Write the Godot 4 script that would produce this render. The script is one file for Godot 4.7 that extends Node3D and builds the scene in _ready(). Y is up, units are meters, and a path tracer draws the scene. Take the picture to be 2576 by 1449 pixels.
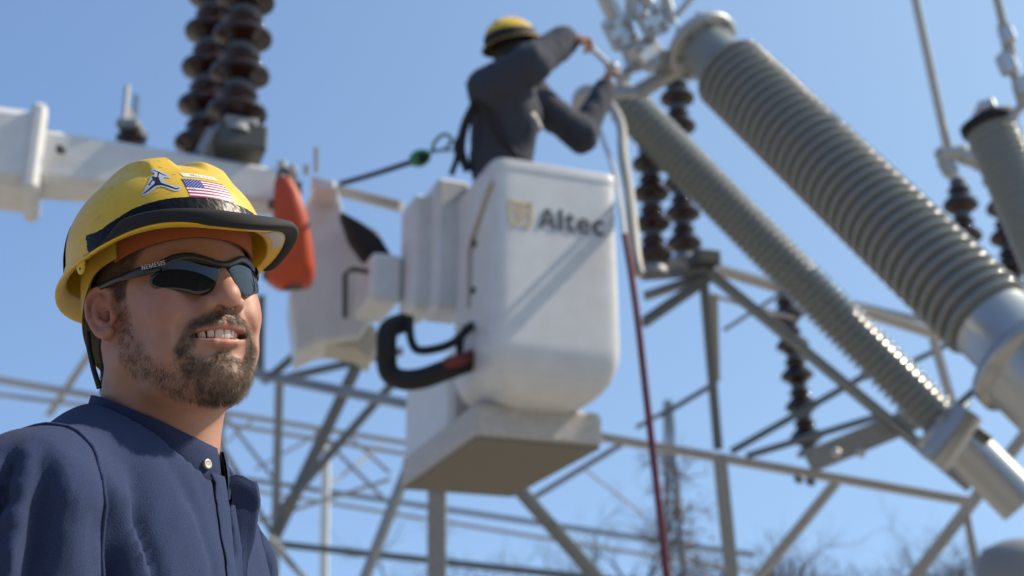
extends Node3D
# ---------------------------------------------------------------- camera, sky, sun
const FPX := 3434.67            # focal length in widths of 2576 for the 48 mm equivalent lens
const PITCH := 20.0
const EYE := Vector3(0, 1.165, 0)
var cam_xf: Transform3D
var names := {}
var M := {}
var noise := FastNoiseLite.new()

func cam_and_light() -> void:
	cam_xf = Transform3D(Basis(Vector3.RIGHT, deg_to_rad(PITCH)), EYE)
	var cam := Camera3D.new()
	cam.name = "camera"
	cam.transform = cam_xf
	cam.fov = 23.83
	cam.near = 0.05
	cam.far = 600.0
	var at := CameraAttributesPhysical.new()
	at.frustum_focal_length = 56.87
	at.exposure_aperture = 6.0
	at.frustum_focus_distance = 1.45
	at.frustum_near = 0.05
	at.frustum_far = 600.0
	cam.attributes = at
	add_child(cam)
	var sun_dir := sun_towards()
	var we := WorldEnvironment.new()
	we.name = "world_environment"
	var e := Environment.new()
	e.background_mode = Environment.BG_SKY
	e.tonemap_mode = Environment.TONE_MAPPER_LINEAR
	e.tonemap_exposure = 1.12
	e.sdfgi_enabled = true
	e.ssao_enabled = true
	e.ssil_enabled = true
	var sky := Sky.new()
	var pm := PanoramaSkyMaterial.new()
	pm.panorama = sky_image(sun_dir)
	sky.sky_material = pm
	e.sky = sky
	we.environment = e
	add_child(we)
	var sun := DirectionalLight3D.new()
	sun.name = "sun"
	sun.light_energy = 1.6
	sun.light_color = Color(1.0, 0.94, 0.85)
	sun.light_angular_distance = 0.5
	sun.shadow_enabled = true
	add_child(sun)
	sun.look_at_from_position(Vector3.ZERO, -sun_dir, Vector3.UP)

func sun_towards() -> Vector3:
	var az := deg_to_rad(79.0)      # to the right of the way the camera looks
	var el := deg_to_rad(44.0)
	return Vector3(sin(az) * cos(el), sin(el), -cos(az) * cos(el))

func sky_image(s: Vector3) -> ImageTexture:
	var w := 512
	var h := 256
	var im := Image.create(w, h, false, Image.FORMAT_RGBF)
	var zen := Vector3(0.02, 0.09, 0.36)
	var hor := Vector3(0.30, 0.52, 0.90)
	for j in h:
		var th := PI * (j + 0.5) / h
		var el := PI / 2 - th
		for i in w:
			var ph := TAU * (i + 0.5) / w
			# the left edge of the panorama looks along -z
			var d := Vector3(sin(ph) * sin(th), cos(th), -cos(ph) * sin(th)) 
			var t := pow(clampf(1.0 - maxf(sin(el), 0.0), 0, 1), 2.3)
			var g := acos(clampf(d.dot(s), -1, 1))
			var c := zen.lerp(hor, t) + Vector3(1.14, 1.5, 1.5) * exp(-g / 0.61)
			if el < 0.0:
				c = c.lerp(Vector3(0.22, 0.21, 0.19), clampf(-el / 0.06, 0, 1))
			c *= 0.90
			im.set_pixel(i, j, Color(c.x, c.y, c.z))
	return ImageTexture.create_from_image(im)

## the point that lies d metres before the lens where the photograph, 2576 wide, shows (px, py)
func P(px: float, py: float, d: float) -> Vector3:
	return cam_xf * Vector3((px - 1288.0) / FPX * d, (724.5 - py) / FPX * d, -d)

# ---------------------------------------------------------------- naming
func uniq(called: String) -> String:
	if not names.has(called):
		names[called] = 0
		return called
	names[called] += 1
	return "%s_%03d" % [called, names[called]]

func thing(called: String, label: String, category: String, at := Vector3.ZERO, group := "") -> Node3D:
	var o := Node3D.new()
	o.name = uniq(called)
	o.position = at
	tag(o, label, category, group)
	add_child(o, true)
	return o

func tag(o: Node, label: String, category: String, group := "") -> void:
	o.set_meta("label", label)
	o.set_meta("category", category)
	if group != "":
		o.set_meta("group", group)

func part(called: String, mesh: Mesh, mat: Material, parent: Node) -> MeshInstance3D:
	var o := MeshInstance3D.new()
	o.name = called if parent != self else uniq(called)
	o.mesh = mesh
	if mat:
		o.material_override = mat
	o.cast_shadow = GeometryInstance3D.SHADOW_CASTING_SETTING_ON
	parent.add_child(o, true)
	return o

# ---------------------------------------------------------------- materials
func lin(r: float, g: float, b: float) -> Color:
	return Color(r, g, b).linear_to_srgb()

func mat(key: String, c: Color, rough := 0.6, metal := 0.0) -> StandardMaterial3D:
	if M.has(key):
		return M[key]
	var m := StandardMaterial3D.new()
	m.resource_name = key
	m.albedo_color = c
	m.roughness = rough
	m.metallic = metal
	M[key] = m
	return m

func noise_tex(freq: float, seed_: int, lo: Color, hi: Color, as_normal := false, bump := 4.0, oct := 4, size := 512, kind := FastNoiseLite.TYPE_SIMPLEX_SMOOTH) -> NoiseTexture2D:
	var n := FastNoiseLite.new()
	n.noise_type = kind
	n.frequency = freq
	n.seed = seed_
	n.fractal_octaves = oct
	var t := NoiseTexture2D.new()
	t.width = size
	t.height = size
	t.seamless = true
	t.noise = n
	t.generate_mipmaps = false
	if as_normal:
		t.as_normal_map = true
		t.bump_strength = bump
	else:
		var g := Gradient.new()
		g.set_color(0, lo)
		g.set_color(1, hi)
		t.color_ramp = g
	return t

func tri(m: StandardMaterial3D, per_metre: float, world := false) -> void:
	m.uv1_triplanar = true
	m.uv1_world_triplanar = world
	m.uv1_scale = Vector3.ONE * per_metre

# ---------------------------------------------------------------- mesh helpers
class MB:
	var v := PackedVector3Array()
	var n := PackedVector3Array()
	var c := PackedColorArray()
	var uv := PackedVector2Array()
	var ix := PackedInt32Array()
	func add(p: Vector3, nn := Vector3.ZERO) -> int:
		v.append(p)
		n.append(nn)
		return v.size() - 1
	func tri3(a: int, b: int, d: int) -> void:
		ix.append(a); ix.append(b); ix.append(d)
	func quad(a: int, b: int, d: int, e: int) -> void:
		tri3(a, b, d); tri3(a, d, e)
	func flat_quad(a: Vector3, b: Vector3, d: Vector3, e: Vector3) -> void:
		var nn := -(b - a).cross(d - a).normalized()
		var i := add(a, nn); add(b, nn); add(d, nn); add(e, nn)
		quad(i, i + 1, i + 2, i + 3)
	func smooth() -> void:
		var acc := PackedVector3Array()
		acc.resize(v.size())
		var k := 0
		while k < ix.size():
			var a := ix[k]; var b := ix[k + 1]; var d := ix[k + 2]
			var f := -(v[b] - v[a]).cross(v[d] - v[a])
			acc[a] += f; acc[b] += f; acc[d] += f
			k += 3
		for i in v.size():
			n[i] = acc[i].normalized()
	## closed shapes only: makes the faces look outward, then smooths
	func closed() -> void:
		var vol := 0.0
		var k := 0
		while k < ix.size():
			vol += v[ix[k]].dot(v[ix[k + 1]].cross(v[ix[k + 2]]))
			k += 3
		if vol > 0.0:
			flip()
		smooth()
	func flip() -> void:
		var k := 0
		while k < ix.size():
			var t := ix[k + 1]
			ix[k + 1] = ix[k + 2]
			ix[k + 2] = t
			k += 3
	func mesh() -> ArrayMesh:
		var m := ArrayMesh.new()
		var a := []
		a.resize(Mesh.ARRAY_MAX)
		a[Mesh.ARRAY_VERTEX] = v
		a[Mesh.ARRAY_NORMAL] = n
		if c.size() == v.size():
			a[Mesh.ARRAY_COLOR] = c
		if uv.size() == v.size():
			a[Mesh.ARRAY_TEX_UV] = uv
		a[Mesh.ARRAY_INDEX] = ix
		m.add_surface_from_arrays(Mesh.PRIMITIVE_TRIANGLES, a)
		return m

	# a box with chamfered edges, in the frame xf (centre), full size s
	func box(xf: Transform3D, s: Vector3, ch := 0.0) -> void:
		var h := s / 2
		ch = minf(ch, minf(h.x, minf(h.y, h.z)) * 0.9)
		if xf.basis.determinant() < 0.0:
			xf.basis.z = -xf.basis.z      # a box is its own mirror image
		if ch <= 0.0:
			for ax in 3:
				for sg: float in [-1.0, 1.0]:
					var u := (ax + 1) % 3
					var w := (ax + 2) % 3
					var q := []
					for k in [[-1.0, -1.0], [1.0, -1.0], [1.0, 1.0], [-1.0, 1.0]]:
						var p := Vector3.ZERO
						p[ax] = sg * h[ax]; p[u] = k[0] * h[u] * sg; p[w] = k[1] * h[w]
						q.append(xf * p)
					flat_quad(q[3], q[2], q[1], q[0])
			return
		# rounded: faces inset, with bevel quads and corner triangles
		var pt := func(sx: float, sy: float, sz: float, ax: int) -> Vector3:
			var p := Vector3(sx * (h.x - ch), sy * (h.y - ch), sz * (h.z - ch))
			p[ax] = [sx, sy, sz][ax] * h[ax]
			return p
		var add_poly := func(ps: Array) -> void:
			var cen := Vector3.ZERO
			for p: Vector3 in ps:
				cen += p
			cen /= ps.size()
			var nn: Vector3 = (ps[1] - ps[0]).cross(ps[2] - ps[0]).normalized()
			if nn.dot(cen) < 0:
				nn = -nn
				ps.reverse()
			var first := v.size()
			var wn := (xf.basis * nn).normalized()
			for p: Vector3 in ps:
				add(xf * p, wn)
			for k in range(1, ps.size() - 1):
				tri3(first, first + k + 1, first + k)
		for sx: float in [-1.0, 1.0]:
			add_poly.call([pt.call(sx, -1, -1, 0), pt.call(sx, 1, -1, 0), pt.call(sx, 1, 1, 0), pt.call(sx, -1, 1, 0)])
			add_poly.call([pt.call(-1, sx, -1, 1), pt.call(1, sx, -1, 1), pt.call(1, sx, 1, 1), pt.call(-1, sx, 1, 1)])
			add_poly.call([pt.call(-1, -1, sx, 2), pt.call(1, -1, sx, 2), pt.call(1, 1, sx, 2), pt.call(-1, 1, sx, 2)])
			for sy: float in [-1.0, 1.0]:
				add_poly.call([pt.call(sx, sy, -1, 0), pt.call(sx, sy, 1, 0), pt.call(sx, sy, 1, 1), pt.call(sx, sy, -1, 1)])
				add_poly.call([pt.call(sx, -1, sy, 0), pt.call(sx, 1, sy, 0), pt.call(sx, 1, sy, 2), pt.call(sx, -1, sy, 2)])
				add_poly.call([pt.call(-1, sx, sy, 1), pt.call(1, sx, sy, 1), pt.call(1, sx, sy, 2), pt.call(-1, sx, sy, 2)])
				for sz: float in [-1.0, 1.0]:
					add_poly.call([pt.call(sx, sy, sz, 0), pt.call(sx, sy, sz, 1), pt.call(sx, sy, sz, 2)])

	# a round tube through points; r may be a number or an array of radii
	func tube(pts: Array, r, sides := 8, caps := true) -> void:
		var nP := pts.size()
		var up := Vector3.UP
		var d0: Vector3 = (pts[1] - pts[0]).normalized()
		if absf(d0.dot(up)) > 0.95:
			up = Vector3.RIGHT
		var u := d0.cross(up).normalized()
		var first := v.size()
		for i in nP:
			var d: Vector3 = (pts[mini(i + 1, nP - 1)] - pts[maxi(i - 1, 0)]).normalized()
			u = (u - d * u.dot(d)).normalized()
			var w := d.cross(u)
			var rr: float = r[i] if r is Array else r
			for k in sides:
				var a := TAU * k / sides
				var nn := u * cos(a) + w * sin(a)
				add(pts[i] + nn * rr, nn)
		for i in nP - 1:
			for k in sides:
				var a := first + i * sides + k
				var b := first + i * sides + (k + 1) % sides
				quad(a, a + sides, b + sides, b)
		if caps:
			for e in [0, nP - 1]:
				var s := v.size()
				var d2: Vector3 = (pts[0] - pts[1]).normalized() if e == 0 else (pts[nP - 1] - pts[nP - 2]).normalized()
				for k in sides:
					add(v[first + e * sides + k], d2)
				for k in range(1, sides - 1):
					if e == 0:
						tri3(s, s + k, s + k + 1)
					else:
						tri3(s, s + k + 1, s + k)

	# turn a profile of (radius, height) pairs round the y axis of xf
	func lathe(xf: Transform3D, prof: Array, sides := 24, squash := Vector2.ONE, flat := false) -> void:
		var first := v.size()
		var np := prof.size()
		for i in np:
			var p: Vector2 = prof[i]
			var a: Vector2 = prof[maxi(i - 1, 0)]
			var b: Vector2 = prof[mini(i + 1, np - 1)]
			var t := (b - a).normalized()
			var pn := Vector2(t.y, -t.x)
			for k in sides:
				var an := TAU * k / sides
				var q := Vector3(cos(an) * p.x * squash.x, p.y, sin(an) * p.x * squash.y)
				var nn := Vector3(cos(an) * pn.x, pn.y, sin(an) * pn.x)
				add(xf * q, (xf.basis * nn).normalized())
		for i in np - 1:
			for k in sides:
				var a := first + i * sides + k
				var b := first + i * sides + (k + 1) % sides
				quad(a, b, b + sides, a + sides)

	# an open sheet of rows x cols points, smooth
	func sheet(rows: Array, closed := false, thick := 0.0) -> void:
		var nr := rows.size()
		var nc: int = rows[0].size()
		var first := v.size()
		for r in nr:
			for k in nc:
				add(rows[r][k])
		for r in nr - 1:
			for k in (nc if closed else nc - 1):
				var a := first + r * nc + k
				var b := first + r * nc + (k + 1) % nc
				quad(a, b, b + nc, a + nc)

func frame_to(a: Vector3, b: Vector3, side := Vector3.UP) -> Transform3D:
	# y axis from a to b
	var y := (b - a).normalized()
	if absf(y.dot(side)) > 0.97:
		side = Vector3.RIGHT
	var x := side.cross(y).normalized()
	var z := x.cross(y).normalized()
	return Transform3D(Basis(x, y, z), a)

# ---------------------------------------------------------------- signed distances and surface nets
func smin(a: float, b: float, k: float) -> float:
	var h := maxf(k - absf(a - b), 0.0)
	return minf(a, b) - h * h * 0.25 / k

func smax(a: float, b: float, k: float) -> float:
	var h := maxf(k - absf(a - b), 0.0)
	return maxf(a, b) + h * h * 0.25 / k

func ell(p: Vector3, c: Vector3, r: Vector3) -> float:
	var q := p - c
	var k0 := (q / r).length()
	var k1 := (q / (r * r)).length()
	if k1 < 1e-9:
		return -minf(r.x, minf(r.y, r.z))
	return k0 * (k0 - 1.0) / k1

func cap(p: Vector3, a: Vector3, b: Vector3, r1: float, r2: float) -> float:
	var pa := p - a
	var ba := b - a
	var h := clampf(pa.dot(ba) / ba.dot(ba), 0.0, 1.0)
	return (pa - ba * h).length() - lerpf(r1, r2, h)

## meshes the zero level of f inside lo..hi with cells of size s; blocks of 4 cells that lie away from it are skipped
func nets(f: Callable, lo: Vector3, hi: Vector3, s: float, slack := 1.6) -> MB:
	var nb := Vector3i(((hi - lo) / (s * 4.0)).ceil())
	var nx := nb.x * 4 + 1
	var ny := nb.y * 4 + 1
	var nz := nb.z * 4 + 1
	var g := PackedFloat32Array()
	g.resize(nx * ny * nz)
	g.fill(1e9)
	var act := []
	var reach := s * 4.0 * 0.87 * slack
	for bz in nb.z:
		for by in nb.y:
			for bx in nb.x:
				var d: float = f.call(lo + Vector3(bx * 4 + 2, by * 4 + 2, bz * 4 + 2) * s)
				if absf(d) < reach:
					act.append(Vector3i(bx, by, bz))
	var sy := nx
	var sz := nx * ny
	for b: Vector3i in act:
		for k in 5:
			for j in 5:
				var base := (b.z * 4 + k) * sz + (b.y * 4 + j) * sy + b.x * 4
				for i in 5:
					if g[base + i] > 1e8:
						g[base + i] = f.call(lo + Vector3(b.x * 4 + i, b.y * 4 + j, b.z * 4 + k) * s)
	var vid := {}
	var mb := MB.new()
	var off := [0, 1, sy, sy + 1, sz, sz + 1, sz + sy, sz + sy + 1]
	var ofp := [Vector3(0, 0, 0), Vector3(1, 0, 0), Vector3(0, 1, 0), Vector3(1, 1, 0), Vector3(0, 0, 1), Vector3(1, 0, 1), Vector3(0, 1, 1), Vector3(1, 1, 1)]
	var edges := [[0, 1], [2, 3], [4, 5], [6, 7], [0, 2], [1, 3], [4, 6], [5, 7], [0, 4], [1, 5], [2, 6], [3, 7]]
	for b: Vector3i in act:
		for k in 4:
			for j in 4:
				for i in 4:
					var ci := (b.z * 4 + k) * sz + (b.y * 4 + j) * sy + b.x * 4 + i
					var m := 0
					for o in 8:
						if g[ci + off[o]] < 0.0:
							m |= 1 << o
					if m == 0 or m == 255:
						continue
					var acc := Vector3.ZERO
					var cnt := 0
					for e in edges:
						var a0: int = e[0]
						var a1: int = e[1]
						if ((m >> a0) & 1) != ((m >> a1) & 1):
							var d0 := g[ci + off[a0]]
							var d1 := g[ci + off[a1]]
							var t := d0 / (d0 - d1)
							acc += ofp[a0].lerp(ofp[a1], t)
							cnt += 1
					vid[ci] = mb.add(lo + (Vector3(b.x * 4 + i, b.y * 4 + j, b.z * 4 + k) + acc / cnt) * s)
	for ci: int in vid:
		var s0 := g[ci] < 0.0
		# edges along x, y, z from this corner, each shared by four cells
		if s0 != (g[ci + 1] < 0.0):
			_q(mb, vid, ci, ci - sy, ci - sy - sz, ci - sz, s0)
		if s0 != (g[ci + sy] < 0.0):
			_q(mb, vid, ci, ci - sz, ci - sz - 1, ci - 1, s0)
		if s0 != (g[ci + sz] < 0.0):
			_q(mb, vid, ci, ci - 1, ci - 1 - sy, ci - sy, s0)
	mb.smooth()
	return mb

func _q(mb: MB, vid: Dictionary, a: int, b: int, c: int, d: int, flip: bool) -> void:
	if not (vid.has(a) and vid.has(b) and vid.has(c) and vid.has(d)):
		return
	if flip:
		mb.quad(vid[a], vid[d], vid[c], vid[b])
	else:
		mb.quad(vid[a], vid[b], vid[c], vid[d])
# ---------------------------------------------------------------- the man's head, in millimetres: x his left, y up, z ahead, 0 between the ears
const H_YAW := 45.7
const H_TILT := 19.7
const H_ROLL := 8.8
var head_xf: Transform3D      # head millimetres to world metres

func place_head() -> void:
	var b := Basis(Vector3(0, 0, 1), deg_to_rad(H_ROLL)) * Basis(Vector3(1, 0, 0), deg_to_rad(-H_TILT)) * Basis(Vector3(0, 1, 0), deg_to_rad(H_YAW))
	var t := Transform3D(b.scaled(Vector3.ONE * 0.001), Vector3(-0.375, -0.0345, -1.512))
	head_xf = cam_xf * t

var EAR_O := Vector3(79, 0, -8)
var EAR_B := Vector3(0.50, 0.0, -0.866)          # backward in the plane of the ear (for the left one; x is mirrored)
var EAR_U := Vector3(0.09, 0.975, -0.20)
var EAR_N := Vector3(0.866, -0.05, 0.50)
const HELIX := [[-9, 2, 2.6], [-12, 12, 3.2], [-10, 23, 3.6], [-2, 30, 3.8], [9, 30, 3.9], [17, 22, 3.8], [20, 10, 3.5], [18, -3, 3.2], [13, -15, 3.3], [6, -24, 5.0], [-3, -29, 6.0], [-9, -25, 5.0]]
const ANTI := [[2, 20, 3.0], [8, 13, 3.6], [10, 3, 3.8], [7, -8, 3.6], [0, -14, 3.8]]
var helix_p := []
var anti_p := []

func ear_pts() -> void:
	EAR_B = EAR_B.normalized()
	EAR_N = EAR_B.cross(EAR_U).normalized() * -1.0
	if EAR_N.x < 0:
		EAR_N = -EAR_N
	EAR_U = EAR_N.cross(EAR_B).normalized()
	if EAR_U.y < 0:
		EAR_U = -EAR_U
	for h in HELIX:
		helix_p.append([Vector3(h[0], h[1], 4.0 - 0.004 * h[1] * h[1] * 0.5), h[2]])
	for h in ANTI:
		anti_p.append([Vector3(h[0], h[1], 3.0), h[2]])

func sd_ear(p: Vector3) -> float:
	var r := p - EAR_O
	var q := Vector3(r.dot(EAR_B), r.dot(EAR_U), r.dot(EAR_N)) / 0.93
	if q.length() > 60.0:
		return q.length() - 50.0
	# the plate and the lobe
	var d := ell(q, Vector3(3, 2, -1), Vector3(17, 28, 4.2))
	d = smin(d, ell(q, Vector3(-4, -23, 0), Vector3(9, 11, 5.2)), 5.0)
	d = smin(d, cap(q, Vector3(-6, 8, -12), Vector3(-6, -8, -12), 12, 11), 8.0)
	var hx := 1e9
	for i in helix_p.size() - 1:
		hx = minf(hx, cap(q, helix_p[i][0], helix_p[i + 1][0], helix_p[i][1], helix_p[i + 1][1]))
	d = smin(d, hx, 2.6)
	# bowl
	d = smax(d, -ell(q, Vector3(-2, -4, 4.5), Vector3(8.5, 11.5, 8.0)), 3.0)
	d = smax(d, -ell(q, Vector3(-6, -5, 0), Vector3(4, 5.5, 12.0)), 3.0)
	d = smax(d, -ell(q, Vector3(13, 9, 5.0), Vector3(3.4, 13, 3.6)), 2.5)
	d = smax(d, -ell(q, Vector3(-1, 20, 5.5), Vector3(7, 5.5, 4.0)), 2.5)
	var an := 1e9
	for i in anti_p.size() - 1:
		an = minf(an, cap(q, anti_p[i][0], anti_p[i + 1][0], anti_p[i][1], anti_p[i + 1][1]))
	d = smin(d, an, 3.0)
	d = smin(d, cap(q, Vector3(-9, 3, 2), Vector3(-1, 1, 1), 2.6, 1.8), 2.5)       # crus
	d = smin(d, ell(q, Vector3(-14, -6, 1.5), Vector3(5.0, 7.5, 4.6)), 3.0)        # tragus
	return d

## the face sits a little askew on the skull
func askew(p: Vector3) -> Vector3:
	return Vector3(p.x, p.y - 0.085 * p.x * smoothstep(35.0, 80.0, p.z), p.z)

func sd_head(p0: Vector3) -> float:
	var p := askew(p0)
	var ax := absf(p.x)
	var s := Vector3(ax, p.y, p.z)
	# skull and jaw
	var d := ell(p, Vector3(0, 47, -2), Vector3(77, 84, 100))
	d = smin(d, ell(p, Vector3(0, -18, 30), Vector3(67, 84, 56)), 26.0)
	d = smin(d, cap(s, Vector3(55, -54, 4), Vector3(18, -94, 74), 18, 19), 26.0)          # jaw
	d = smin(d, ell(p, Vector3(0, -44, 66), Vector3(44, 42, 35)), 18.0)                  # round the mouth
	d = smin(d, ell(s, Vector3(45, -6, 61), Vector3(22, 24, 24)), 18.0)                  # cheekbone
	d = smin(d, ell(s, Vector3(45, -26, 66), Vector3(19, 20, 21)), 14.0)
	d = smin(d, ell(s, Vector3(40, -58, 60), Vector3(22, 26, 24)), 16.0)                  # the cheek lifted by the smile
	d = smin(d, ell(p, Vector3(0, -94, 80), Vector3(25, 20, 22)), 14.0)                  # chin
	d = smin(d, ell(p, Vector3(0, -92, 30), Vector3(54, 26, 50)), 20.0)                  # under the chin
	# brow
	d = smin(d, cap(s, Vector3(6, 33, 91), Vector3(38, 36, 77), 9.5, 9), 12.0)
	# sockets and lids, behind the glasses
	if p.z > 40.0:
		d = smax(d, -ell(s, Vector3(32, 17, 94), Vector3(18, 11, 13)), 10.0)
		d = smin(d, ell(s, Vector3(32, 17, 72), Vector3(14, 12.5, 13.5)), 4.0)
	# neck
	d = smin(d, cap(p, Vector3(0, -40, -30), Vector3(0, -190, -62), 62, 66), 24.0)
	d = smin(d, cap(s, Vector3(58, -30, -20), Vector3(22, -170, -10), 15, 15), 22.0)
	d = smin(d, cap(p, Vector3(0, -105, 10), Vector3(0, -180, -18), 26, 26), 24.0)
	if p.z > 50.0 and p.y < 60.0 and p.y > -90.0 and ax < 60.0:
		# nose
		var nn := cap(p, Vector3(0, 27, 94), Vector3(0, -6, 109), 8.5, 11.0)
		nn = smin(nn, ell(p, Vector3(0, -14.5, 110), Vector3(14.5, 12, 13)), 8.0)
		nn = smin(nn, ell(s, Vector3(17, -18, 98), Vector3(9.5, 9.5, 12)), 5.0)
		nn = smin(nn, cap(s, Vector3(0, -4, 94), Vector3(13, -14, 88), 13, 11), 6.0)
		d = smin(d, nn, 7.0)
		d = smax(d, -ell(s, Vector3(27.5, -12, 101), Vector3(3.0, 11, 9)), 5.0)                # crease behind the wing
		d = smax(d, -ell(s, Vector3(7.6, -26, 105), Vector3(4.2, 5.5, 6.5)), 2.0)              # nostril
		# fold from nose to mouth corner
		d = smax(d, -cap(s, Vector3(29, -20, 99), Vector3(45, -44, 88), 3.4, 3.6), 7.0)
		d = smax(d, -cap(s, Vector3(45, -44, 88), Vector3(44, -66, 81), 3.4, 1.6), 8.0)
		# upper lip ground, then the lips
		d = smin(d, ell(p, Vector3(0, -36, 86), Vector3(26, 11, 16)), 8.0)
		d = smax(d, -cap(p, Vector3(0, -29, 107), Vector3(0, -37, 107), 2.0, 2.6), 3.0)
		var lu := cap(s, Vector3(0, -42.5, 101), Vector3(9, -41.5, 100), 4.2, 4.6)
		lu = smin(lu, cap(s, Vector3(9, -41.5, 100), Vector3(23, -44.5, 94), 4.6, 3.6), 2.0)
		lu = smin(lu, cap(s, Vector3(23, -44.5, 94), Vector3(34, -48.0, 85), 3.6, 2.4), 2.0)
		var ll := cap(s, Vector3(0, -61, 99.5), Vector3(12, -60, 98), 5.4, 5.0)
		ll = smin(ll, cap(s, Vector3(12, -60, 98), Vector3(25, -55.5, 91), 5.0, 3.4), 2.0)
		ll = smin(ll, cap(s, Vector3(25, -55.5, 91), Vector3(34, -49.5, 85), 3.4, 2.4), 2.0)
		# the open mouth
		var op := ell(Vector3(ax, p.y + 0.0011 * (34.0 - ax) * 6.0 - 0.00135 * ax * ax, p.z), Vector3(0, -51.5, 92), Vector3(34, 5.6, 28))
		d = smin(d, lu, 4.0)
		d = smin(d, ll, 4.0)
		d = smax(d, -op, 2.0)
		d = smax(d, -ell(p, Vector3(0, -50, 66), Vector3(30, 15, 26)), 2.0)                   # inside
		d = smax(d, -cap(s, Vector3(0, -73, 106), Vector3(16, -71, 101), 3.0, 2.0), 9.0)       # under the lower lip
	if ax > 58.0 and absf(p.y) < 60.0 and p.z < 40.0 and p.z > -60.0:
		d = smin(d, sd_ear(s), 5.0)
	return d

func skin_color(p0: Vector3) -> Color:
	var p := askew(p0)
	var ax := absf(p.x)
	var c := Vector3(0.41, 0.215, 0.142)
	var red := Vector3(0.40, 0.145, 0.108)
	# redness of cheek, nose, ear
	var k := 0.55 * exp(-(Vector3(ax, p.y, p.z) - Vector3(46, -14, 74)).length_squared() / 900.0)
	k += 0.5 * exp(-(p - Vector3(0, -14, 112)).length_squared() / 260.0)
	k += 0.65 * exp(-(Vector3(ax, p.y, p.z) - EAR_O).length_squared() / 1100.0)
	k += noise.get_noise_3d(p.x * 1.3, p.y * 1.3, p.z * 1.3) * 0.45
	c = c.lerp(red, clampf(k, 0, 1))
	# stubble seen through the skin
	var b := beard_density(p0)
	b = maxf(b, hair_density(p0) * 1.1)
	c = c.lerp(Vector3(0.15, 0.10, 0.075), clampf(b * 0.55, 0, 0.6))
	# lips
	if p.z > 80.0 and ax < 36.0:
		var up := cap(Vector3(ax, p.y, p.z), Vector3(0, -43.5, 102), Vector3(27, -46.5, 92), 4.8, 2.8)
		var lo := cap(Vector3(ax, p.y, p.z), Vector3(0, -60, 101), Vector3(27, -54.0, 91), 5.6, 3.0)
		var l := clampf(0.5 - minf(up, lo) / 1.6, 0, 1)
		c = c.lerp(Vector3(0.46, 0.155, 0.135), l * 0.95)
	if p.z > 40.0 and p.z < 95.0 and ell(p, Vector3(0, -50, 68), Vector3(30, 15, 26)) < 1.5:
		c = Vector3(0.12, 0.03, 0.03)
	return Color(c.x, c.y, c.z)

## how thick the beard grows at a point of the face, 0 to 1
func beard_density(p0: Vector3) -> float:
	var p := askew(p0)
	if p.z < -6.0 or p.y > 8.0:
		return 0.0
	var ax := absf(p.x)
	var s := Vector3(ax, p.y, p.z)
	var d := 0.0
	# moustache
	var mo := cap(s, Vector3(3, -33, 106), Vector3(30, -40, 94), 6.5, 6.5)
	d = maxf(d, clampf(1.1 - mo / 4.0, 0, 1.15))
	mo = cap(s, Vector3(33, -42, 92), Vector3(39, -64, 84), 5.5, 7.0)
	d = maxf(d, clampf(1.1 - mo / 4.5, 0, 1.1))
	# chin and goatee
	var go := ell(p, Vector3(0, -94, 82), Vector3(31, 26, 32))
	d = maxf(d, clampf(1.0 - go / 7.0, 0, 1.0))
	go = cap(s, Vector3(39, -66, 84), Vector3(26, -88, 82), 9, 10)
	d = maxf(d, clampf(0.85 - go / 8.0, 0, 0.9))
	# bare patches beside the lower lip
	d *= clampf((ell(s, Vector3(22, -68, 94), Vector3(12, 7, 10)) + 2.0) / 4.0, 0.1, 1.0)
	# jaw and cheek
	var ck := cap(s, Vector3(64, 0, 16), Vector3(58, -52, 20), 9, 15)
	d = maxf(d, clampf(0.42 - ck / 16.0, 0, 0.42))
	ck = cap(s, Vector3(54, -58, 26), Vector3(30, -92, 66), 18, 20)
	d = maxf(d, clampf(0.42 - ck / 18.0, 0, 0.46))
	return d

## cropped hair at the sides and back of the head
func hair_density(p: Vector3) -> float:
	var ax := absf(p.x)
	if p.y > 95.0:
		return 0.0
	var lim := 0.0
	if p.z > 56.0:
		return 0.0
	elif p.z > 28.0:
		lim = 14.0 + (p.z - 28.0) * 1.3
	elif p.z > 8.0:
		lim = 2.0
	elif p.z > -26.0:
		lim = 26.0
	else:
		lim = -34.0 - (-26.0 - p.z) * 0.7
	if p.z < 12.0 and p.z > -45.0 and ax > 60.0 and sd_ear(Vector3(ax, p.y, p.z)) < 1.2:
		return 0.0
	return smoothstep(lim - 5.0, lim + 7.0, p.y) * (1.0 - 0.6 * smoothstep(40.0, 56.0, p.z))

func strand(mb: MB, p: Vector3, d: Vector3, bend: Vector3, l: float, r: float, c: Color) -> void:
	var u := d.cross(Vector3(0.31, 0.77, 0.55)).normalized()
	var w := d.cross(u)
	var q := p + d * l * 0.55 + bend * l * 0.12
	var e := p + d * l * 0.92 + bend * l * 0.42
	var i := mb.v.size()
	for k in 3:
		var a := TAU * k / 3.0
		var nn := u * cos(a) + w * sin(a)
		mb.v.append(p + nn * r); mb.n.append(nn); mb.c.append(c)
		mb.v.append(q + nn * r * 0.85); mb.n.append(nn); mb.c.append(c)
	mb.v.append(e); mb.n.append(d); mb.c.append(c)
	for k in 3:
		var a := i + k * 2
		var b := i + ((k + 1) % 3) * 2
		mb.quad(a, a + 1, b + 1, b)
		mb.tri3(a + 1, i + 6, b + 1)

# ---------------------------------------------------------------- his body, in millimetres: y up from the ground, z ahead of the chest
const B_YAW := 77.0
var body_xf: Transform3D
var neck_a: Vector3
var neck_b: Vector3

func neck_at(y: float) -> Vector3:
	return neck_a.lerp(neck_b, (y - neck_a.y) / (neck_b.y - neck_a.y))

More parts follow.
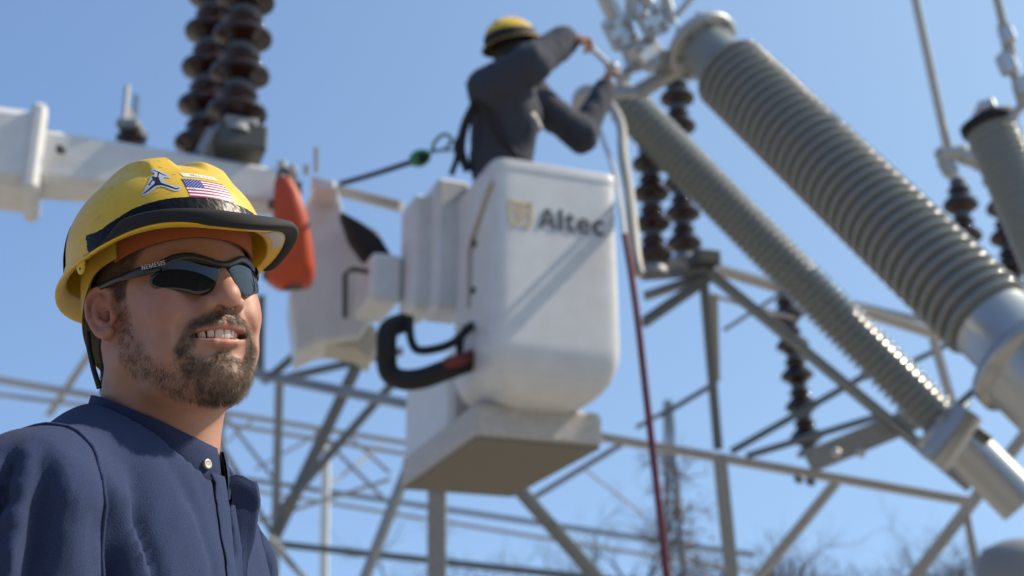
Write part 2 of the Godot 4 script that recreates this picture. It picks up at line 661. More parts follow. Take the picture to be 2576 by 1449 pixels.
func place_body() -> void:
	var neck := head_xf * Vector3(0, -150, -52)
	body_xf = Transform3D(Basis(Vector3.UP, deg_to_rad(B_YAW)).scaled(Vector3.ONE * 0.001), Vector3(neck.x, 0, neck.z))
	var inv := body_xf.affine_inverse()
	neck_a = inv * (head_xf * Vector3(0, -90, -34))
	neck_b = inv * (head_xf * Vector3(0, -190, -56))

func fold(q: float, w: float) -> float:
	return exp(-q * q / (w * w))

func sd_torso(p: Vector3) -> float:
	var s := Vector3(absf(p.x), p.y, p.z)
	var d := ell(p, Vector3(0, 1290, -4), Vector3(186, 230, 108))
	d = smin(d, ell(p, Vector3(0, 1080, 4), Vector3(174, 240, 118)), 60.0)
	d = smin(d, ell(s, Vector3(78, 1335, 44), Vector3(88, 90, 54)), 50.0)
	d = smin(d, cap(s, Vector3(0, 1530, -34), Vector3(150, 1440, -28), 60, 58), 60.0)
	d = smin(d, cap(s, Vector3(0, 1455, -4), Vector3(60, 1435, 8), 80, 58), 60.0)
	return d

func sd_arm(p: Vector3) -> float:
	var s := Vector3(absf(p.x), p.y, p.z)
	return cap(s, Vector3(196, 1416, -22), Vector3(240, 1150, -34), 72, 58)

func sd_shirt(p: Vector3) -> float:
	var s := Vector3(absf(p.x), p.y, p.z)
	var d := sd_torso(p)
	var a := sd_arm(p)
	# sleeve to the wrist, arms bent a little at the elbow
	a = smin(a, cap(s, Vector3(240, 1150, -34), Vector3(250, 900, 60), 56, 40), 20.0)
	# folds of the sleeve: long ridges that run down the arm
	var an := atan2(s.z + 25.0, s.x - 215.0)
	var lo := smoothstep(1475.0, 1405.0, p.y)
	a += lo * (26.0 * fold((an - 0.10 - (p.y - 1250.0) * 0.0008 + 0.25 * noise.get_noise_1d(p.y * 0.3)) * 68.0, 12.0) + 17.0 * fold((an - 0.80 - (p.y - 1250.0) * 0.0005) * 68.0, 11.0) + 15.0 * fold((an + 0.62 + 0.2 * noise.get_noise_1d(p.y * 0.3 + 50.0)) * 68.0, 13.0) - 7.0)
	a += lo * (3.0 * sin(an * 5.0 + p.y * 0.012 + 2.2 * noise.get_noise_2d(p.y * 0.25, an * 20.0)) - 3.0)
	d = smin(d, a, 26.0)
	# pulls from the armpit over the chest
	if p.z > -60.0 and p.y < 1480.0:
		var ax := s.x
		var t := noise.get_noise_3d(p.x * 0.12, p.y * 0.06, p.z * 0.12) * 26.0
		var m := smoothstep(1470.0, 1400.0, p.y) * smoothstep(60.0, 130.0, ax)
		d += m * (14.0 * fold(ax - 168.0 - (p.y - 1250.0) * 0.10 + t, 9.0) + 9.0 * fold(ax - 138.0 - (p.y - 1250.0) * 0.02 + t, 9.0) - 4.0 * fold(ax - 152.0 + t, 10.0))
		# one long slanting crease on the chest
		d += 5.0 * fold((p.x + 52.0) + (p.y - 1300.0) * 0.22 + t * 0.4, 11.0) * smoothstep(1000.0, 1200.0, p.y) * smoothstep(1490.0, 1430.0, p.y)
	d += noise.get_noise_3d(p.x * 0.22, p.y * 0.16, p.z * 0.22) * 5.0
	# open neck
	d = smax(d, -cap(p, neck_at(1440.0), neck_at(1640.0), 78, 100), 6.0)
	d = smax(d, -ell(p, Vector3(0, 1450, 90), Vector3(6, 60, 60)), 5.0)
	return d

func sd_trousers(p: Vector3) -> float:
	var s := Vector3(absf(p.x), p.y, p.z)
	var d := ell(p, Vector3(0, 960, 5), Vector3(165, 130, 125))
	d = smin(d, cap(s, Vector3(88, 930, 0), Vector3(100, 500, 10), 88, 66), 40.0)
	d = smin(d, cap(s, Vector3(100, 500, 10), Vector3(105, 110, -10), 66, 56), 20.0)
	d += noise.get_noise_3d(p.x * 0.2, p.y * 0.15, p.z * 0.2) * 6.0
	return d

func sd_boots(p: Vector3) -> float:
	var s := Vector3(absf(p.x), p.y, p.z)
	var d := cap(s, Vector3(105, 150, -15), Vector3(105, 70, -10), 50, 46)
	d = smin(d, cap(s, Vector3(106, 52, -20), Vector3(116, 44, 130), 46, 42), 30.0)
	return smax(d, -p.y, 6.0)

func sd_hands(p: Vector3) -> float:
	var s := Vector3(absf(p.x), p.y, p.z)
	var w := Vector3(252, 890, 64)
	var d := cap(s, Vector3(250, 920, 52), w, 32, 26)
	d = smin(d, ell(s, w + Vector3(2, -48, 14), Vector3(17, 48, 40)), 14.0)
	var fl := [78.0, 88.0, 84.0, 66.0]
	for i in 4:
		var b := w + Vector3(2, -84, 40 - i * 19)
		var k := b + Vector3(-4, -fl[i] * 0.5, 6)
		d = smin(d, cap(s, b, k, 9.5, 9.0), 5.0)
		d = smin(d, cap(s, k, k + Vector3(-16, -fl[i] * 0.38, 4), 9.0, 7.5), 3.0)
	var tb := w + Vector3(-4, -30, 46)
	d = smin(d, cap(s, tb, tb + Vector3(-8, -30, 24), 12, 10), 6.0)
	d = smin(d, cap(s, tb + Vector3(-8, -30, 24), tb + Vector3(-18, -58, 24), 10, 8), 3.0)
	return d

## slides a point onto the shirt
func on_shirt(p: Vector3, off := 0.0) -> Vector3:
	for i in 5:
		var d := sd_shirt(p) - off
		var e := 2.0
		var g := Vector3(sd_shirt(p + Vector3(e, 0, 0)) - sd_shirt(p - Vector3(e, 0, 0)), sd_shirt(p + Vector3(0, e, 0)) - sd_shirt(p - Vector3(0, e, 0)), sd_shirt(p + Vector3(0, 0, e)) - sd_shirt(p - Vector3(0, 0, e)))
		p -= g.normalized() * d
	return p

func fabric(key: String, c: Color, c2: Color, per_metre: float) -> StandardMaterial3D:
	var m := mat(key, Color.WHITE, 0.95)
	m.albedo_texture = noise_tex(0.09, 3, c2, c, false, 0, 5)
	m.normal_enabled = true
	m.normal_texture = noise_tex(0.12, 4, c, c, true, 9.0, 4)
	m.normal_scale = 0.5
	m.rim_enabled = true
	m.rim = 0.12
	m.rim_tint = 0.35
	m.metallic_specular = 0.15
	tri(m, per_metre)
	return m

func body_part(who: Node3D, called: String, mb: MB, m: Material) -> MeshInstance3D:
	var xf := who.transform.affine_inverse() * body_xf
	var ob := xf.basis.orthonormalized()
	for i in mb.v.size():
		mb.v[i] = xf * mb.v[i]
		mb.n[i] = ob * mb.n[i]
	return part(called, mb.mesh(), m, who)

## trunk, arms, legs and hands under the clothes, joined to the head's mesh
func sd_under(p: Vector3) -> float:
	var s := Vector3(absf(p.x), p.y, p.z)
	var d := sd_torso(p) + 16.0
	d = smin(d, cap(p, neck_at(1560.0), neck_at(1440.0), 56, 60), 30.0)
	d = smin(d, sd_arm(p) + 20.0, 20.0)
	d = smin(d, cap(s, Vector3(240, 1150, -34), Vector3(250, 910, 56), 38, 27), 14.0)
	d = smin(d, sd_trousers(p) + 16.0, 30.0)
	return smin(d, cap(s, Vector3(105, 130, -10), Vector3(112, 50, 90), 36, 30), 20.0)

func add_body(out: MB, inv: Transform3D) -> void:
	var xf := inv * body_xf
	var ob := xf.basis.orthonormalized()
	for m: MB in [nets(sd_under, Vector3(-320, 0, -170), Vector3(320, 1600, 170), 16.0), nets(sd_hands, Vector3(-300, 690, 0), Vector3(300, 960, 160), 6.0)]:
		var k := out.v.size()
		for i in m.v.size():
			out.add(xf * m.v[i], ob * m.n[i])
			out.c.append(Color(0.44, 0.245, 0.165))
		for i in m.ix:
			out.ix.append(i + k)

func dress_person(who: Node3D) -> void:
	var navy := fabric("navy_fleece", lin(0.060, 0.082, 0.165), lin(0.020, 0.028, 0.064), 13.0)
	body_part(who, "shirt", nets(sd_shirt, Vector3(-340, 860, -190), Vector3(340, 1600, 210), 6.0), navy)
	# shoulder seams, cuffs of the sleeve head
	for sg: float in [-1.0, 1.0]:
		var pts := []
		for i in 34:
			var t := i / 33.0
			var an := lerpf(-2.2, 2.6, t)
			var q := on_shirt(Vector3(sg * (188.0 + 4.0 * cos(an)), 1395.0 + 105.0 * cos(an), -20.0 + 92.0 * sin(an)), 0.6)
			pts.append(q)
		var sm := MB.new()
		sm.tube(pts, 2.6, 6)
		body_part(who, "shoulder_seam", sm, navy)
	# collar band, open in front
	var cb := MB.new()
	var rows := []
	for side in 2:
		for r in 5:
			var v := r / 4.0 if side == 0 else 1.0 - r / 4.0
			var row := []
			for k in 60:
				var th := deg_to_rad(lerpf(-6.0, -352.0, k / 59.0))
				var yb := lerpf(1486.0, 1547.0, (1.0 - cos(th)) / 2.0)
				var y := yb + 50.0 * v - 30.0
				var rr := 75.0 + 20.0 * (y - 1440.0) / 200.0 - 11.0 * v * v - (0.0 if side == 0 else 3.2)
				rr += 1.5 * noise.get_noise_2d(k * 3.0, v * 20.0)
				row.append(neck_at(y) + Vector3(sin(th) * rr, 0, cos(th) * rr))
			rows.append(row)
	rows.append(rows[0])
	cb.sheet(rows, false)
	cb.closed()
	body_part(who, "collar", cb, navy)
	# the near edge of the button placket
	var pk := MB.new()
	rows = []
	for i in 26:
		var y := lerpf(1484.0, 1290.0, i / 25.0)
		var row := []
		for q in [[-34.0, 0.4], [-33.0, 2.6], [-20.0, 3.2], [-9.0, 3.2], [-8.0, 1.8], [-9.0, 0.4], [-20.0, -0.5]]:
			var p0 := on_shirt(Vector3(q[0], y, 110.0), q[1])
			row.append(p0)
		rows.append(row)
	pk.sheet(rows, true)
	pk.closed()
	body_part(who, "placket", pk, navy)
	# the far edge hangs open
	var fk := MB.new()
	rows = []
	for side in 2:
		for i in 8:
			var v := i / 7.0 if side == 0 else 1.0 - i / 7.0
			var row := []
			for k in 22:
				var t := k / 21.0
				var y := lerpf(1498.0, 1290.0, t)
				var base := on_shirt(Vector3(12.0, y, 90.0), -2.0)
				var out := lerpf(30.0, 0.0, smoothstep(0.0, 0.9, t)) * (0.85 + 0.15 * sin(t * 9.0))
				row.append(base + Vector3(6.0 + 14.0 * v * (1.0 - t), 3.0 * sin(v * 5.0), 0.92 * out * v + (2.5 if side == 1 else 0.0)) + Vector3(2.5 if side == 1 else 0.0, 0, 0))
			rows.append(row)
	rows.append(rows[0])
	fk.sheet(rows, false)
	fk.closed()
	body_part(who, "open_placket", fk, navy)
	# button on the collar
	var bt := MB.new()
	var bp := neck_at(1484.0) + Vector3(sin(deg_to_rad(-24.0)), 0, cos(deg_to_rad(-24.0))) * 77.0
	bt.lathe(frame_to(bp, bp + Vector3(sin(deg_to_rad(-24.0)), 0.1, cos(deg_to_rad(-24.0)))), [Vector2(5.8, -1.0), Vector2(5.8, 2.0), Vector2(4.6, 3.2), Vector2(3.0, 2.2), Vector2(0.01, 2.6)], 20)
	body_part(who, "button", bt, mat("button_metal", lin(0.42, 0.36, 0.28), 0.35, 0.7))
	body_part(who, "trousers", nets(sd_trousers, Vector3(-220, 60, -150), Vector3(220, 1040, 150), 14.0), mat("work_trousers", lin(0.03, 0.04, 0.07), 0.9))
	body_part(who, "boots", nets(sd_boots, Vector3(-190, -12, -90), Vector3(190, 210, 200), 9.0), mat("boot_leather", lin(0.05, 0.03, 0.018), 0.6))

func build_person() -> Node3D:
	place_head()
	ear_pts()
	var who := thing("person", "smiling man in navy shirt, yellow hard hat and dark sunglasses, close to the camera", "person", Vector3(head_xf.origin.x, 0, head_xf.origin.z))
	var inv := who.transform.affine_inverse()
	var hm := nets(sd_head, Vector3(-108, -190, -112), Vector3(108, 140, 132), 2.2)
	for p in hm.v:
		hm.c.append(skin_color(p))
	var xf := inv * head_xf
	var out := MB.new()
	var ob := xf.basis.orthonormalized()
	for i in hm.v.size():
		out.add(xf * hm.v[i], ob * hm.n[i])
	out.c = hm.c.duplicate()
	out.ix = hm.ix.duplicate()
	var sk := mat("skin", Color.WHITE, 0.5)
	sk.vertex_color_use_as_albedo = true
	sk.subsurf_scatter_enabled = true
	sk.subsurf_scatter_strength = 0.12
	sk.metallic_specular = 0.45
	place_body()
	add_body(out, inv)
	sk.normal_enabled = true
	sk.normal_texture = noise_tex(0.10, 61, Color.BLACK, Color.WHITE, true, 5.0, 3)
	sk.normal_scale = 0.35
	tri(sk, 28.0)
	part("body", out.mesh(), sk, who)
	# beard and hair, one strand at a time
	var rng := RandomNumberGenerator.new()
	rng.seed = 11
	var bm := MB.new()
	var hr := MB.new()
	var k := 0
	while k < hm.ix.size():
		var a := hm.v[hm.ix[k]]
		var b := hm.v[hm.ix[k + 1]]
		var c := hm.v[hm.ix[k + 2]]
		var nn := hm.n[hm.ix[k]]
		k += 3
		var cen := (a + b + c) / 3.0
		if cen.z < -100.0 or cen.y < -125.0 or cen.y > 90.0:
			continue
		var de := beard_density(cen)
		var hd := 0.0 if de > 0.0 else hair_density(cen)
		if de <= 0.0 and hd <= 0.0:
			continue
		var ar := (b - a).cross(c - a).length() * 0.5
		var pc := askew(cen)
		if de > 0.0:
			# patchy
			de *= clampf(0.75 + noise.get_noise_3d(cen.x * 2.0, cen.y * 2.0, cen.z * 2.0) * 1.4, 0.1, 1.3)
			if pc.z > 86.0 and pc.y < -40.0 and pc.y > -66.0 and absf(pc.x) < 30.0:
				de = 0.0
			var cnt := ar * de * 1.1 + rng.randf()
			for i in int(cnt):
				var u := rng.randf()
				var v := rng.randf() * (1.0 - u)
				var p := a + (b - a) * u + (c - a) * v
				var down := Vector3(0, -1, 0.15) + Vector3(signf(pc.x) * 0.55, 0, 0) * float(pc.y > -45.0 and pc.z > 80.0)
				var jit := Vector3(rng.randfn(), rng.randfn(), rng.randfn())
				var d := (down * 0.8 + nn * 0.62 + jit * 0.28).normalized()
				var len := lerpf(3.2, 8.0, clampf(de, 0, 1)) * rng.randf_range(0.6, 1.25)
				var f := rng.randf()
				var col := Color(0.04, 0.028, 0.02).lerp(Color(0.20, 0.135, 0.085), f * f)
				if rng.randf() < 0.05:
					col = Color(0.3, 0.26, 0.22)
				strand(bm, xf * (p - nn * 0.3), ob * d, ob * (down * 0.7 + jit * 0.25).normalized(), len * 0.001, 0.000105, col)
		else:
			var cnt := ar * hd * 0.95 + rng.randf()
			for i in int(cnt):
				var u := rng.randf()
				var v := rng.randf() * (1.0 - u)
				var p := a + (b - a) * u + (c - a) * v
				var jit := Vector3(rng.randfn(), rng.randfn(), rng.randfn())
				var dn := Vector3(0, -0.9, -0.45)
				var d := (dn * 0.8 + nn * 0.75 + jit * 0.2).normalized()
				var f := rng.randf()
				strand(hr, xf * (p - nn * 0.3), ob * d, ob * dn.normalized(), rng.randf_range(0.003, 0.006), 0.00011, Color(0.035, 0.026, 0.02).lerp(Color(0.10, 0.07, 0.05), f * f))
	var hm2 := mat("hair", Color.WHITE, 0.45)
	hm2.vertex_color_use_as_albedo = true
	part("beard", bm.mesh(), hm2, who)
	part("hair", hr.mesh(), hm2, who)
	# upper teeth
	var tm := MB.new()
	var x := 0.0
	var tw := [8.8, 7.0, 7.6, 6.8, 6.8, 8.0]
	var th := [10.2, 8.6, 9.8, 8.2, 7.6, 7.0]
	for i in 6:
		x += tw[i] / 2
		for sg: float in [-1.0, 1.0]:
			var tx := x * sg
			var z := 95.5 - x * x / 42.0
			var q := Vector3(tx, -45.0 + 0.0035 * x * x, z)
			q.y += 0.085 * tx
			var yaw := atan(2.0 * x / 42.0) * sg
			var rows := []
			for r in 6:
				var v := r / 5.0
				var row := []
				for j in 12:
					var an := TAU * j / 12.0
					var wx: float = tw[i] * 0.5 * 1.10 * signf(cos(an)) * pow(absf(cos(an)), 0.45) * (0.86 + 0.14 * sin(minf(v, 0.8) / 0.8 * PI / 2))
					var wz := 3.0 * signf(sin(an)) * pow(absf(sin(an)), 0.6) * (1.0 - 0.55 * v * v)
					var yy: float = -th[i] * v
					if r == 5:
						wx *= 0.86
						wz *= 0.5
						yy = -th[i]
					var l := Vector3(wx, yy, wz + (1.0 - v) * 1.2)
					row.append(xf * (q + Basis(Vector3.UP, yaw) * l))
				rows.append(row)
			var lastc := Vector3.ZERO
			for pp: Vector3 in rows[5]:
				lastc += pp / 12.0
			var cap_row := []
			for j in 12:
				cap_row.append(lastc)
			rows.append(cap_row)
			tm.sheet(rows, true)
		x += tw[i] / 2
	tm.closed()
	var tmat := mat("enamel", lin(0.66, 0.60, 0.50), 0.22)
	part("teeth", tm.mesh(), tmat, who)
	dress_person(who)
	return who
# ---------------------------------------------------------------- the hard hat, millimetres, in a frame set on the head
const HAT_A := 115.6
const HAT_B := 158.7
var hat_shell: Mesh
var hat_xf: Transform3D       # hat millimetres to world

func place_hat() -> void:
	hat_xf = head_xf * Transform3D(Basis(Vector3(0, 0, 1), deg_to_rad(5.8)), Vector3(0, 53.9, 3.3))

func band(x: float, lo: float, hi: float, soft: float) -> float:
	return smoothstep(lo - soft, lo + soft, x) * (1.0 - smoothstep(hi - soft, hi + soft, x))

## s: 0 the crown, 1 where the brim begins, 2 its edge
func hat_pt(phi: float, s: float) -> Vector3:
	var sf := sin(phi)
	var cf := cos(phi)
	var y0 := 13.0 + 4.0 * cos(2.0 * phi) + (4.0 * pow(sin(2.0 * phi), 2.0) if cf > 0.0 else 0.0)
	var a0 := 107.0
	var b0 := lerpf(137.0, 108.0, smoothstep(-0.6, 0.8, cf))
	if s <= 1.0:
		var al := s * PI / 2
		var ro := pow(maxf(sin(al), 0.0), 0.88)
		var y := y0 + (119.0 - y0) * pow(maxf(cos(al), 0.0), 0.85)
		var p := Vector3(a0 * ro * sf, y, b0 * ro * cf - 6.0 * (1.0 - s))
		# two ribs over the crown, with a channel between them
		var ax := absf(p.x)
		var rib := band(ax, 15.0 + p.z * 0.04, 50.0, 6.0) * band(p.z, -100.0, 68.0, 10.0) * smoothstep(40.0, 70.0, p.y)
		p += Vector3(p.x * 0.35, 60.0, p.z * 0.25).normalized() * 9.0 * rib
		return p
	var k := s - 1.0
	var b := Vector3(a0 * sf, y0, b0 * cf)
	var lift := 9.0 * pow(sin(2.0 * phi), 2.0) if cf > 0.0 else 0.0
	var e := Vector3(HAT_A * sf, -5.5 * cos(2.0 * phi) + lift, HAT_B * cf * (1.0 - 0.02 * cf))
	var p2 := b.lerp(e, k)
	p2.y = lerpf(b.y, e.y, 1.0 - pow(1.0 - k, 1.7))
	return p2

func hat_n(phi: float, s: float) -> Vector3:
	var h := 0.004
	var s0 := clampf(s, 0.02, 1.99)
	var du := hat_pt(phi + h, s0) - hat_pt(phi - h, s0)
	var dv := hat_pt(phi, s0 + h) - hat_pt(phi, s0 - h)
	return dv.cross(du).normalized()

func build_hat() -> Node3D:
	place_hat()
	var o := thing("hard_hat", "yellow brimmed hard hat with flag sticker and black taped foam edge", "hard hat", Vector3.ZERO)
	var b := hat_xf.basis.orthonormalized()
	o.transform = Transform3D(b, hat_xf.origin)
	var yel := mat("hat_yellow", lin(0.74, 0.47, 0.022), 0.40)
	yel.albedo_color = Color.WHITE
	yel.albedo_texture = noise_tex(0.010, 71, lin(0.66, 0.41, 0.024), lin(0.78, 0.50, 0.026), false, 0, 5)
	tri(yel, 9.0)
	var mb := MB.new()
	var cols := 200
	var rows := []
	for r in 64:
		rows.append(r / 44.0 if r <= 44 else 1.0 + (r - 44) / 19.0)
	var sh := []
	for s: float in rows:
		var row := []
		for k in cols:
			row.append(hat_pt(TAU * k / cols, s) * 0.001)
		sh.append(row)
	for r in range(rows.size() - 1, -1, -2):
		var row := []
		for k in cols:
			row.append((hat_pt(TAU * k / cols, rows[r]) - hat_n(TAU * k / cols, rows[r]) * 2.6) * 0.001)
		sh.append(row)
	mb.sheet(sh, true)
	mb.closed()
	hat_shell = mb.mesh()
	part("shell", hat_shell, yel, o)
	# foam roll on the front of the brim
	var foam := mat("foam", lin(0.015, 0.014, 0.012), 0.85)
	var fm := MB.new()
	var fr := []
	var n := 140
	for i in n + 1:
		var deg := lerpf(-72.0, 88.0, float(i) / n)
		var phi := deg_to_rad(deg)
		var u := float(i) / n
		var end := smoothstep(-0.01, 0.05, u) * (1.0 - smoothstep(0.96, 1.0, u))
		var e := hat_pt(phi, 2.0)
		var outw := (hat_pt(phi, 2.0) - hat_pt(phi, 1.7)).normalized()
		var nn := hat_n(phi, 1.9)
		var over := (0.5 + 17.0 * smoothstep(-45.0, 30.0, deg) * (1.0 - 0.6 * smoothstep(50.0, 92.0, deg))) * end
		var th := (14.5 - 6.0 * smoothstep(-25.0, 40.0, deg)) * (0.12 + 0.88 * smoothstep(-0.01, 0.10, u) * (1.0 - smoothstep(0.95, 1.0, u)))
		var si := 1.45 if absf(deg) < 30.0 else 1.45 - 0.35 * smoothstep(30.0, 62.0, absf(deg))
		var pin := hat_pt(phi, si)
		var nin := hat_n(phi, si)
		var row := []
		row.append(pin + nin * 0.3)
		row.append(pin + nin * th * 0.62 + outw * 1.5)
		row.append(pin.lerp(e, 0.25) + nn * th)
		row.append(pin.lerp(e, 0.6) + nn * th * 1.08)
		row.append(e + outw * over * 0.35 + nn * th * 0.95)
		row.append(e + outw * (over * 0.8 + 1.0) + nn * th * 0.55)
		row.append(e + outw * (over + 1.0) + nn * 0.0)
		row.append(e + outw * (over * 0.85 + 0.8) - nn * 3.6 * minf(1.0, over / 5.0))
		row.append(e + outw * (over * 0.4 + 0.5) - nn * 4.2 * minf(1.0, over / 5.0))
		row.append(e - outw * 3.0 * minf(1.0, over / 5.0) + outw * 0.4 - nn * 3.6 * minf(1.0, over / 5.0))
		row.append(e - outw * 0.5 + nn * 0.3)
		for q in row.size():
			row[q] *= 0.001
		fr.append(row)
	fm.sheet(fr, true)
	fm.closed()
	part("brim_foam", fm.mesh(), foam, o)
	hat_dressing(o)
	return o

## a patch of the shell, from angles and heights; f gives (phi, s) for u and v in 0..1
func hat_patch(f: Callable, nu: int, nv: int, lift: float, cut := PackedVector2Array()) -> MB:
	var mb := MB.new()
	var id := []
	for j in nv + 1:
		for i in nu + 1:
			var q: Vector2 = f.call(float(i) / nu, float(j) / nv)
			var nn := hat_n(q.x, q.y)
			mb.add((hat_pt(q.x, q.y) + nn * lift) * 0.001, nn)
			mb.uv.append(Vector2(float(i) / nu, float(j) / nv))
	for j in nv:
		for i in nu:
			if cut.size() > 0 and not Geometry2D.is_point_in_polygon(Vector2((i + 0.5) / nu * 44.0 - 22.0, 22.0 - (j + 0.5) / nv * 44.0), cut):
				continue
			var a := j * (nu + 1) + i
			mb.quad(a, a + 1, a + nu + 2, a + nu + 1)
	return mb

func seg(im: Image, a: Vector2, b: Vector2, w: float, c: Color) -> void:
	var lo := Vector2i(Vector2(minf(a.x, b.x) - w, minf(a.y, b.y) - w).floor())
	var hi := Vector2i(Vector2(maxf(a.x, b.x) + w, maxf(a.y, b.y) + w).ceil())
	for y in range(maxi(lo.y, 0), mini(hi.y, im.get_height() - 1) + 1):
		for x in range(maxi(lo.x, 0), mini(hi.x, im.get_width() - 1) + 1):
			var p := Vector2(x, y)
			var h := clampf((p - a).dot(b - a) / maxf((b - a).length_squared(), 1e-6), 0, 1)
			var d := (p - a - (b - a) * h).length() - w * 0.5
			if d < 0.5:
				im.set_pixel(x, y, im.get_pixel(x, y).lerp(c, clampf(0.5 - d, 0, 1)))

const GLYPH := {
	"T": [[0, 0, 1, 0], [0.5, 0, 0.5, 1]], "E": [[0, 0, 0, 1], [0, 0, 0.9, 0], [0, 0.48, 0.75, 0.48], [0, 1, 0.9, 1]], "L": [[0, 0, 0, 1], [0, 1, 0.85, 1]],
	"B": [[0, 0, 0, 1], [0, 0, 0.7, 0.1], [0.7, 0.1, 0.75, 0.35], [0.75, 0.35, 0, 0.5], [0, 0.5, 0.9, 0.65], [0.9, 0.65, 0.8, 0.95], [0.8, 0.95, 0, 1]],
	"U": [[0, 0, 0, 0.8], [0, 0.8, 0.3, 1], [0.3, 1, 0.7, 1], [0.7, 1, 0.95, 0.8], [0.95, 0.8, 0.95, 0]], "R": [[0, 0, 0, 1], [0, 0, 0.8, 0.1], [0.8, 0.1, 0.8, 0.4], [0.8, 0.4, 0, 0.5], [0.3, 0.5, 0.9, 1]],
	"G": [[0.9, 0.1, 0.4, 0], [0.4, 0, 0, 0.4], [0, 0.4, 0.2, 0.95], [0.2, 0.95, 0.9, 0.9], [0.9, 0.9, 0.9, 0.55], [0.9, 0.55, 0.5, 0.55]],
	"N": [[0, 1, 0, 0], [0, 0, 0.9, 1], [0.9, 1, 0.9, 0]], "M": [[0, 1, 0.05, 0], [0.05, 0, 0.5, 0.7], [0.5, 0.7, 0.95, 0], [0.95, 0, 1, 1]],
	"S": [[0.9, 0.1, 0.2, 0], [0.2, 0, 0, 0.3], [0, 0.3, 0.9, 0.6], [0.9, 0.6, 0.8, 0.95], [0.8, 0.95, 0, 0.92]], "I": [[0.4, 0, 0.4, 1]],
}

func write(im: Image, text: String, at: Vector2, size: Vector2, step: float, w: float, c: Color, slant := 0.0) -> void:
	var x := at.x
	for ch in text:
		if GLYPH.has(ch):
			for g in GLYPH[ch]:
				var a := Vector2(x + g[0] * size.x + (1.0 - g[1]) * slant, at.y + g[1] * size.y)
				var b := Vector2(x + g[2] * size.x + (1.0 - g[3]) * slant, at.y + g[3] * size.y)
				seg(im, a, b, w, c)
		x += step * (0.6 if ch == "I" else 1.0)

func sticker_mat(key: String, im: Image, rough := 0.35) -> StandardMaterial3D:
	var m := mat(key, Color.WHITE, rough)
	m.albedo_texture = ImageTexture.create_from_image(im)
	return m

func flag_image() -> Image:
	var w := 416
	var h := 240
	var im := Image.create(w, h, false, Image.FORMAT_RGB8)
	for y in h:
		var st := int(y * 13.0 / h)
		var c := Color(0.63, 0.11, 0.20) if st % 2 == 0 else Color(0.93, 0.90, 0.92)
		if st == 12:
			c = Color(0.62, 0.08, 0.36)
		for x in w:
			im.set_pixel(x, y, c)
	im.fill_rect(Rect2i(0, 0, 168, int(h * 7.0 / 13.0)), Color(0.15, 0.15, 0.50))
	for r in 9:
		for k in (6 if r % 2 == 0 else 5):
			var cx := 14.0 + k * 28.0 + (0.0 if r % 2 == 0 else 14.0)
			var cy := 8.0 + r * 14.0
			for a in 5:
				var an := a * TAU / 5 - PI / 2
				seg(im, Vector2(cx, cy), Vector2(cx, cy) + Vector2(cos(an), sin(an)) * 4.6, 2.6, Color(0.86, 0.88, 0.95))
	# scuffs on the print
	seg(im, Vector2(20, 138), Vector2(70, 146), 3, Color(0.45, 0.3, 0.25))
	seg(im, Vector2(12, 150), Vector2(34, 156), 4, Color(0.55, 0.42, 0.2))
	seg(im, Vector2(30, 168), Vector2(60, 167), 2, Color(0.4, 0.3, 0.3))
	return im

const CUTOUT := [[-8.3, 20.1], [-8.0, 18.0], [-3.3, 14.8], [-3.7, 12.3], [-9.0, 10.7], [-9.7, 7.1], [-10.7, 3.5], [-12.3, -1.7], [-15.3, -5.8], [-17.0, -12.2], [-20.0, -14.2], [-19.0, -18.3], [-16.0, -18.8], [-12.0, -16.7], [-7.7, -13.1], [-3.7, -10.1], [-0.3, -9.5], [4.3, -11.5], [9.0, -15.8], [13.0, -18.3], [16.3, -18.3], [20.0, -15.2], [20.3, -12.2], [18.3, -11.1], [14.0, -9.5], [9.0, -6.5], [5.7, -2.2], [4.3, 3.0], [5.3, 6.0], [8.0, 5.1], [11.7, 3.5], [13.3, 5.1], [13.0, 7.6], [9.5, 13.4], [5.3, 18.0], [1.0, 20.1], [-2.3, 20.6], [-5.7, 20.4]]
const LEAPER := [[-7.7, 9.2], [-6.3, 10.3], [-4.3, 9.2], [-3.0, 8.2], [-1.3, 8.7], [-0.7, 12.3], [0.0, 14.8], [-1.0, 16.4], [-5.0, 18.5], [-2.3, 18.5], [2.0, 16.9], [6.3, 12.8], [10.3, 7.1], [8.7, 8.2], [1.7, 14.4], [1.0, 12.3], [0.0, 9.2], [0.3, 3.9], [0.7, -0.6], [1.7, -3.8], [5.7, -6.9], [9.7, -10.1], [13.3, -13.1], [15.3, -14.2], [17.7, -12.6], [18.0, -13.7], [15.7, -15.8], [13.7, -15.8], [9.3, -13.1], [5.0, -10.1], [1.3, -7.9], [-3.3, -6.9], [-6.7, -8.5], [-11.3, -12.2], [-15.7, -15.2], [-17.7, -15.8], [-18.0, -14.7], [-16.0, -13.7], [-11.3, -9.0], [-7.7, -5.4], [-5.7, -3.3], [-4.7, -0.2], [-5.7, 1.9], [-6.7, 2.4], [-8.7, -0.6], [-10.0, -3.3], [-9.7, -4.9], [-13.0, -4.3], [-11.3, -2.7], [-9.7, 0.9], [-7.3, 4.6], [-6.0, 6.6], [-7.3, 7.1]]

func poly(a: Array) -> PackedVector2Array:
	var r := PackedVector2Array()
	for q in a:
		r.append(Vector2(q[0], q[1]))
	return r

func tape_mat() -> StandardMaterial3D:
	var m := mat("tape", lin(0.006, 0.006, 0.007), 0.36)
	m.metallic_specular = 0.3
	return m

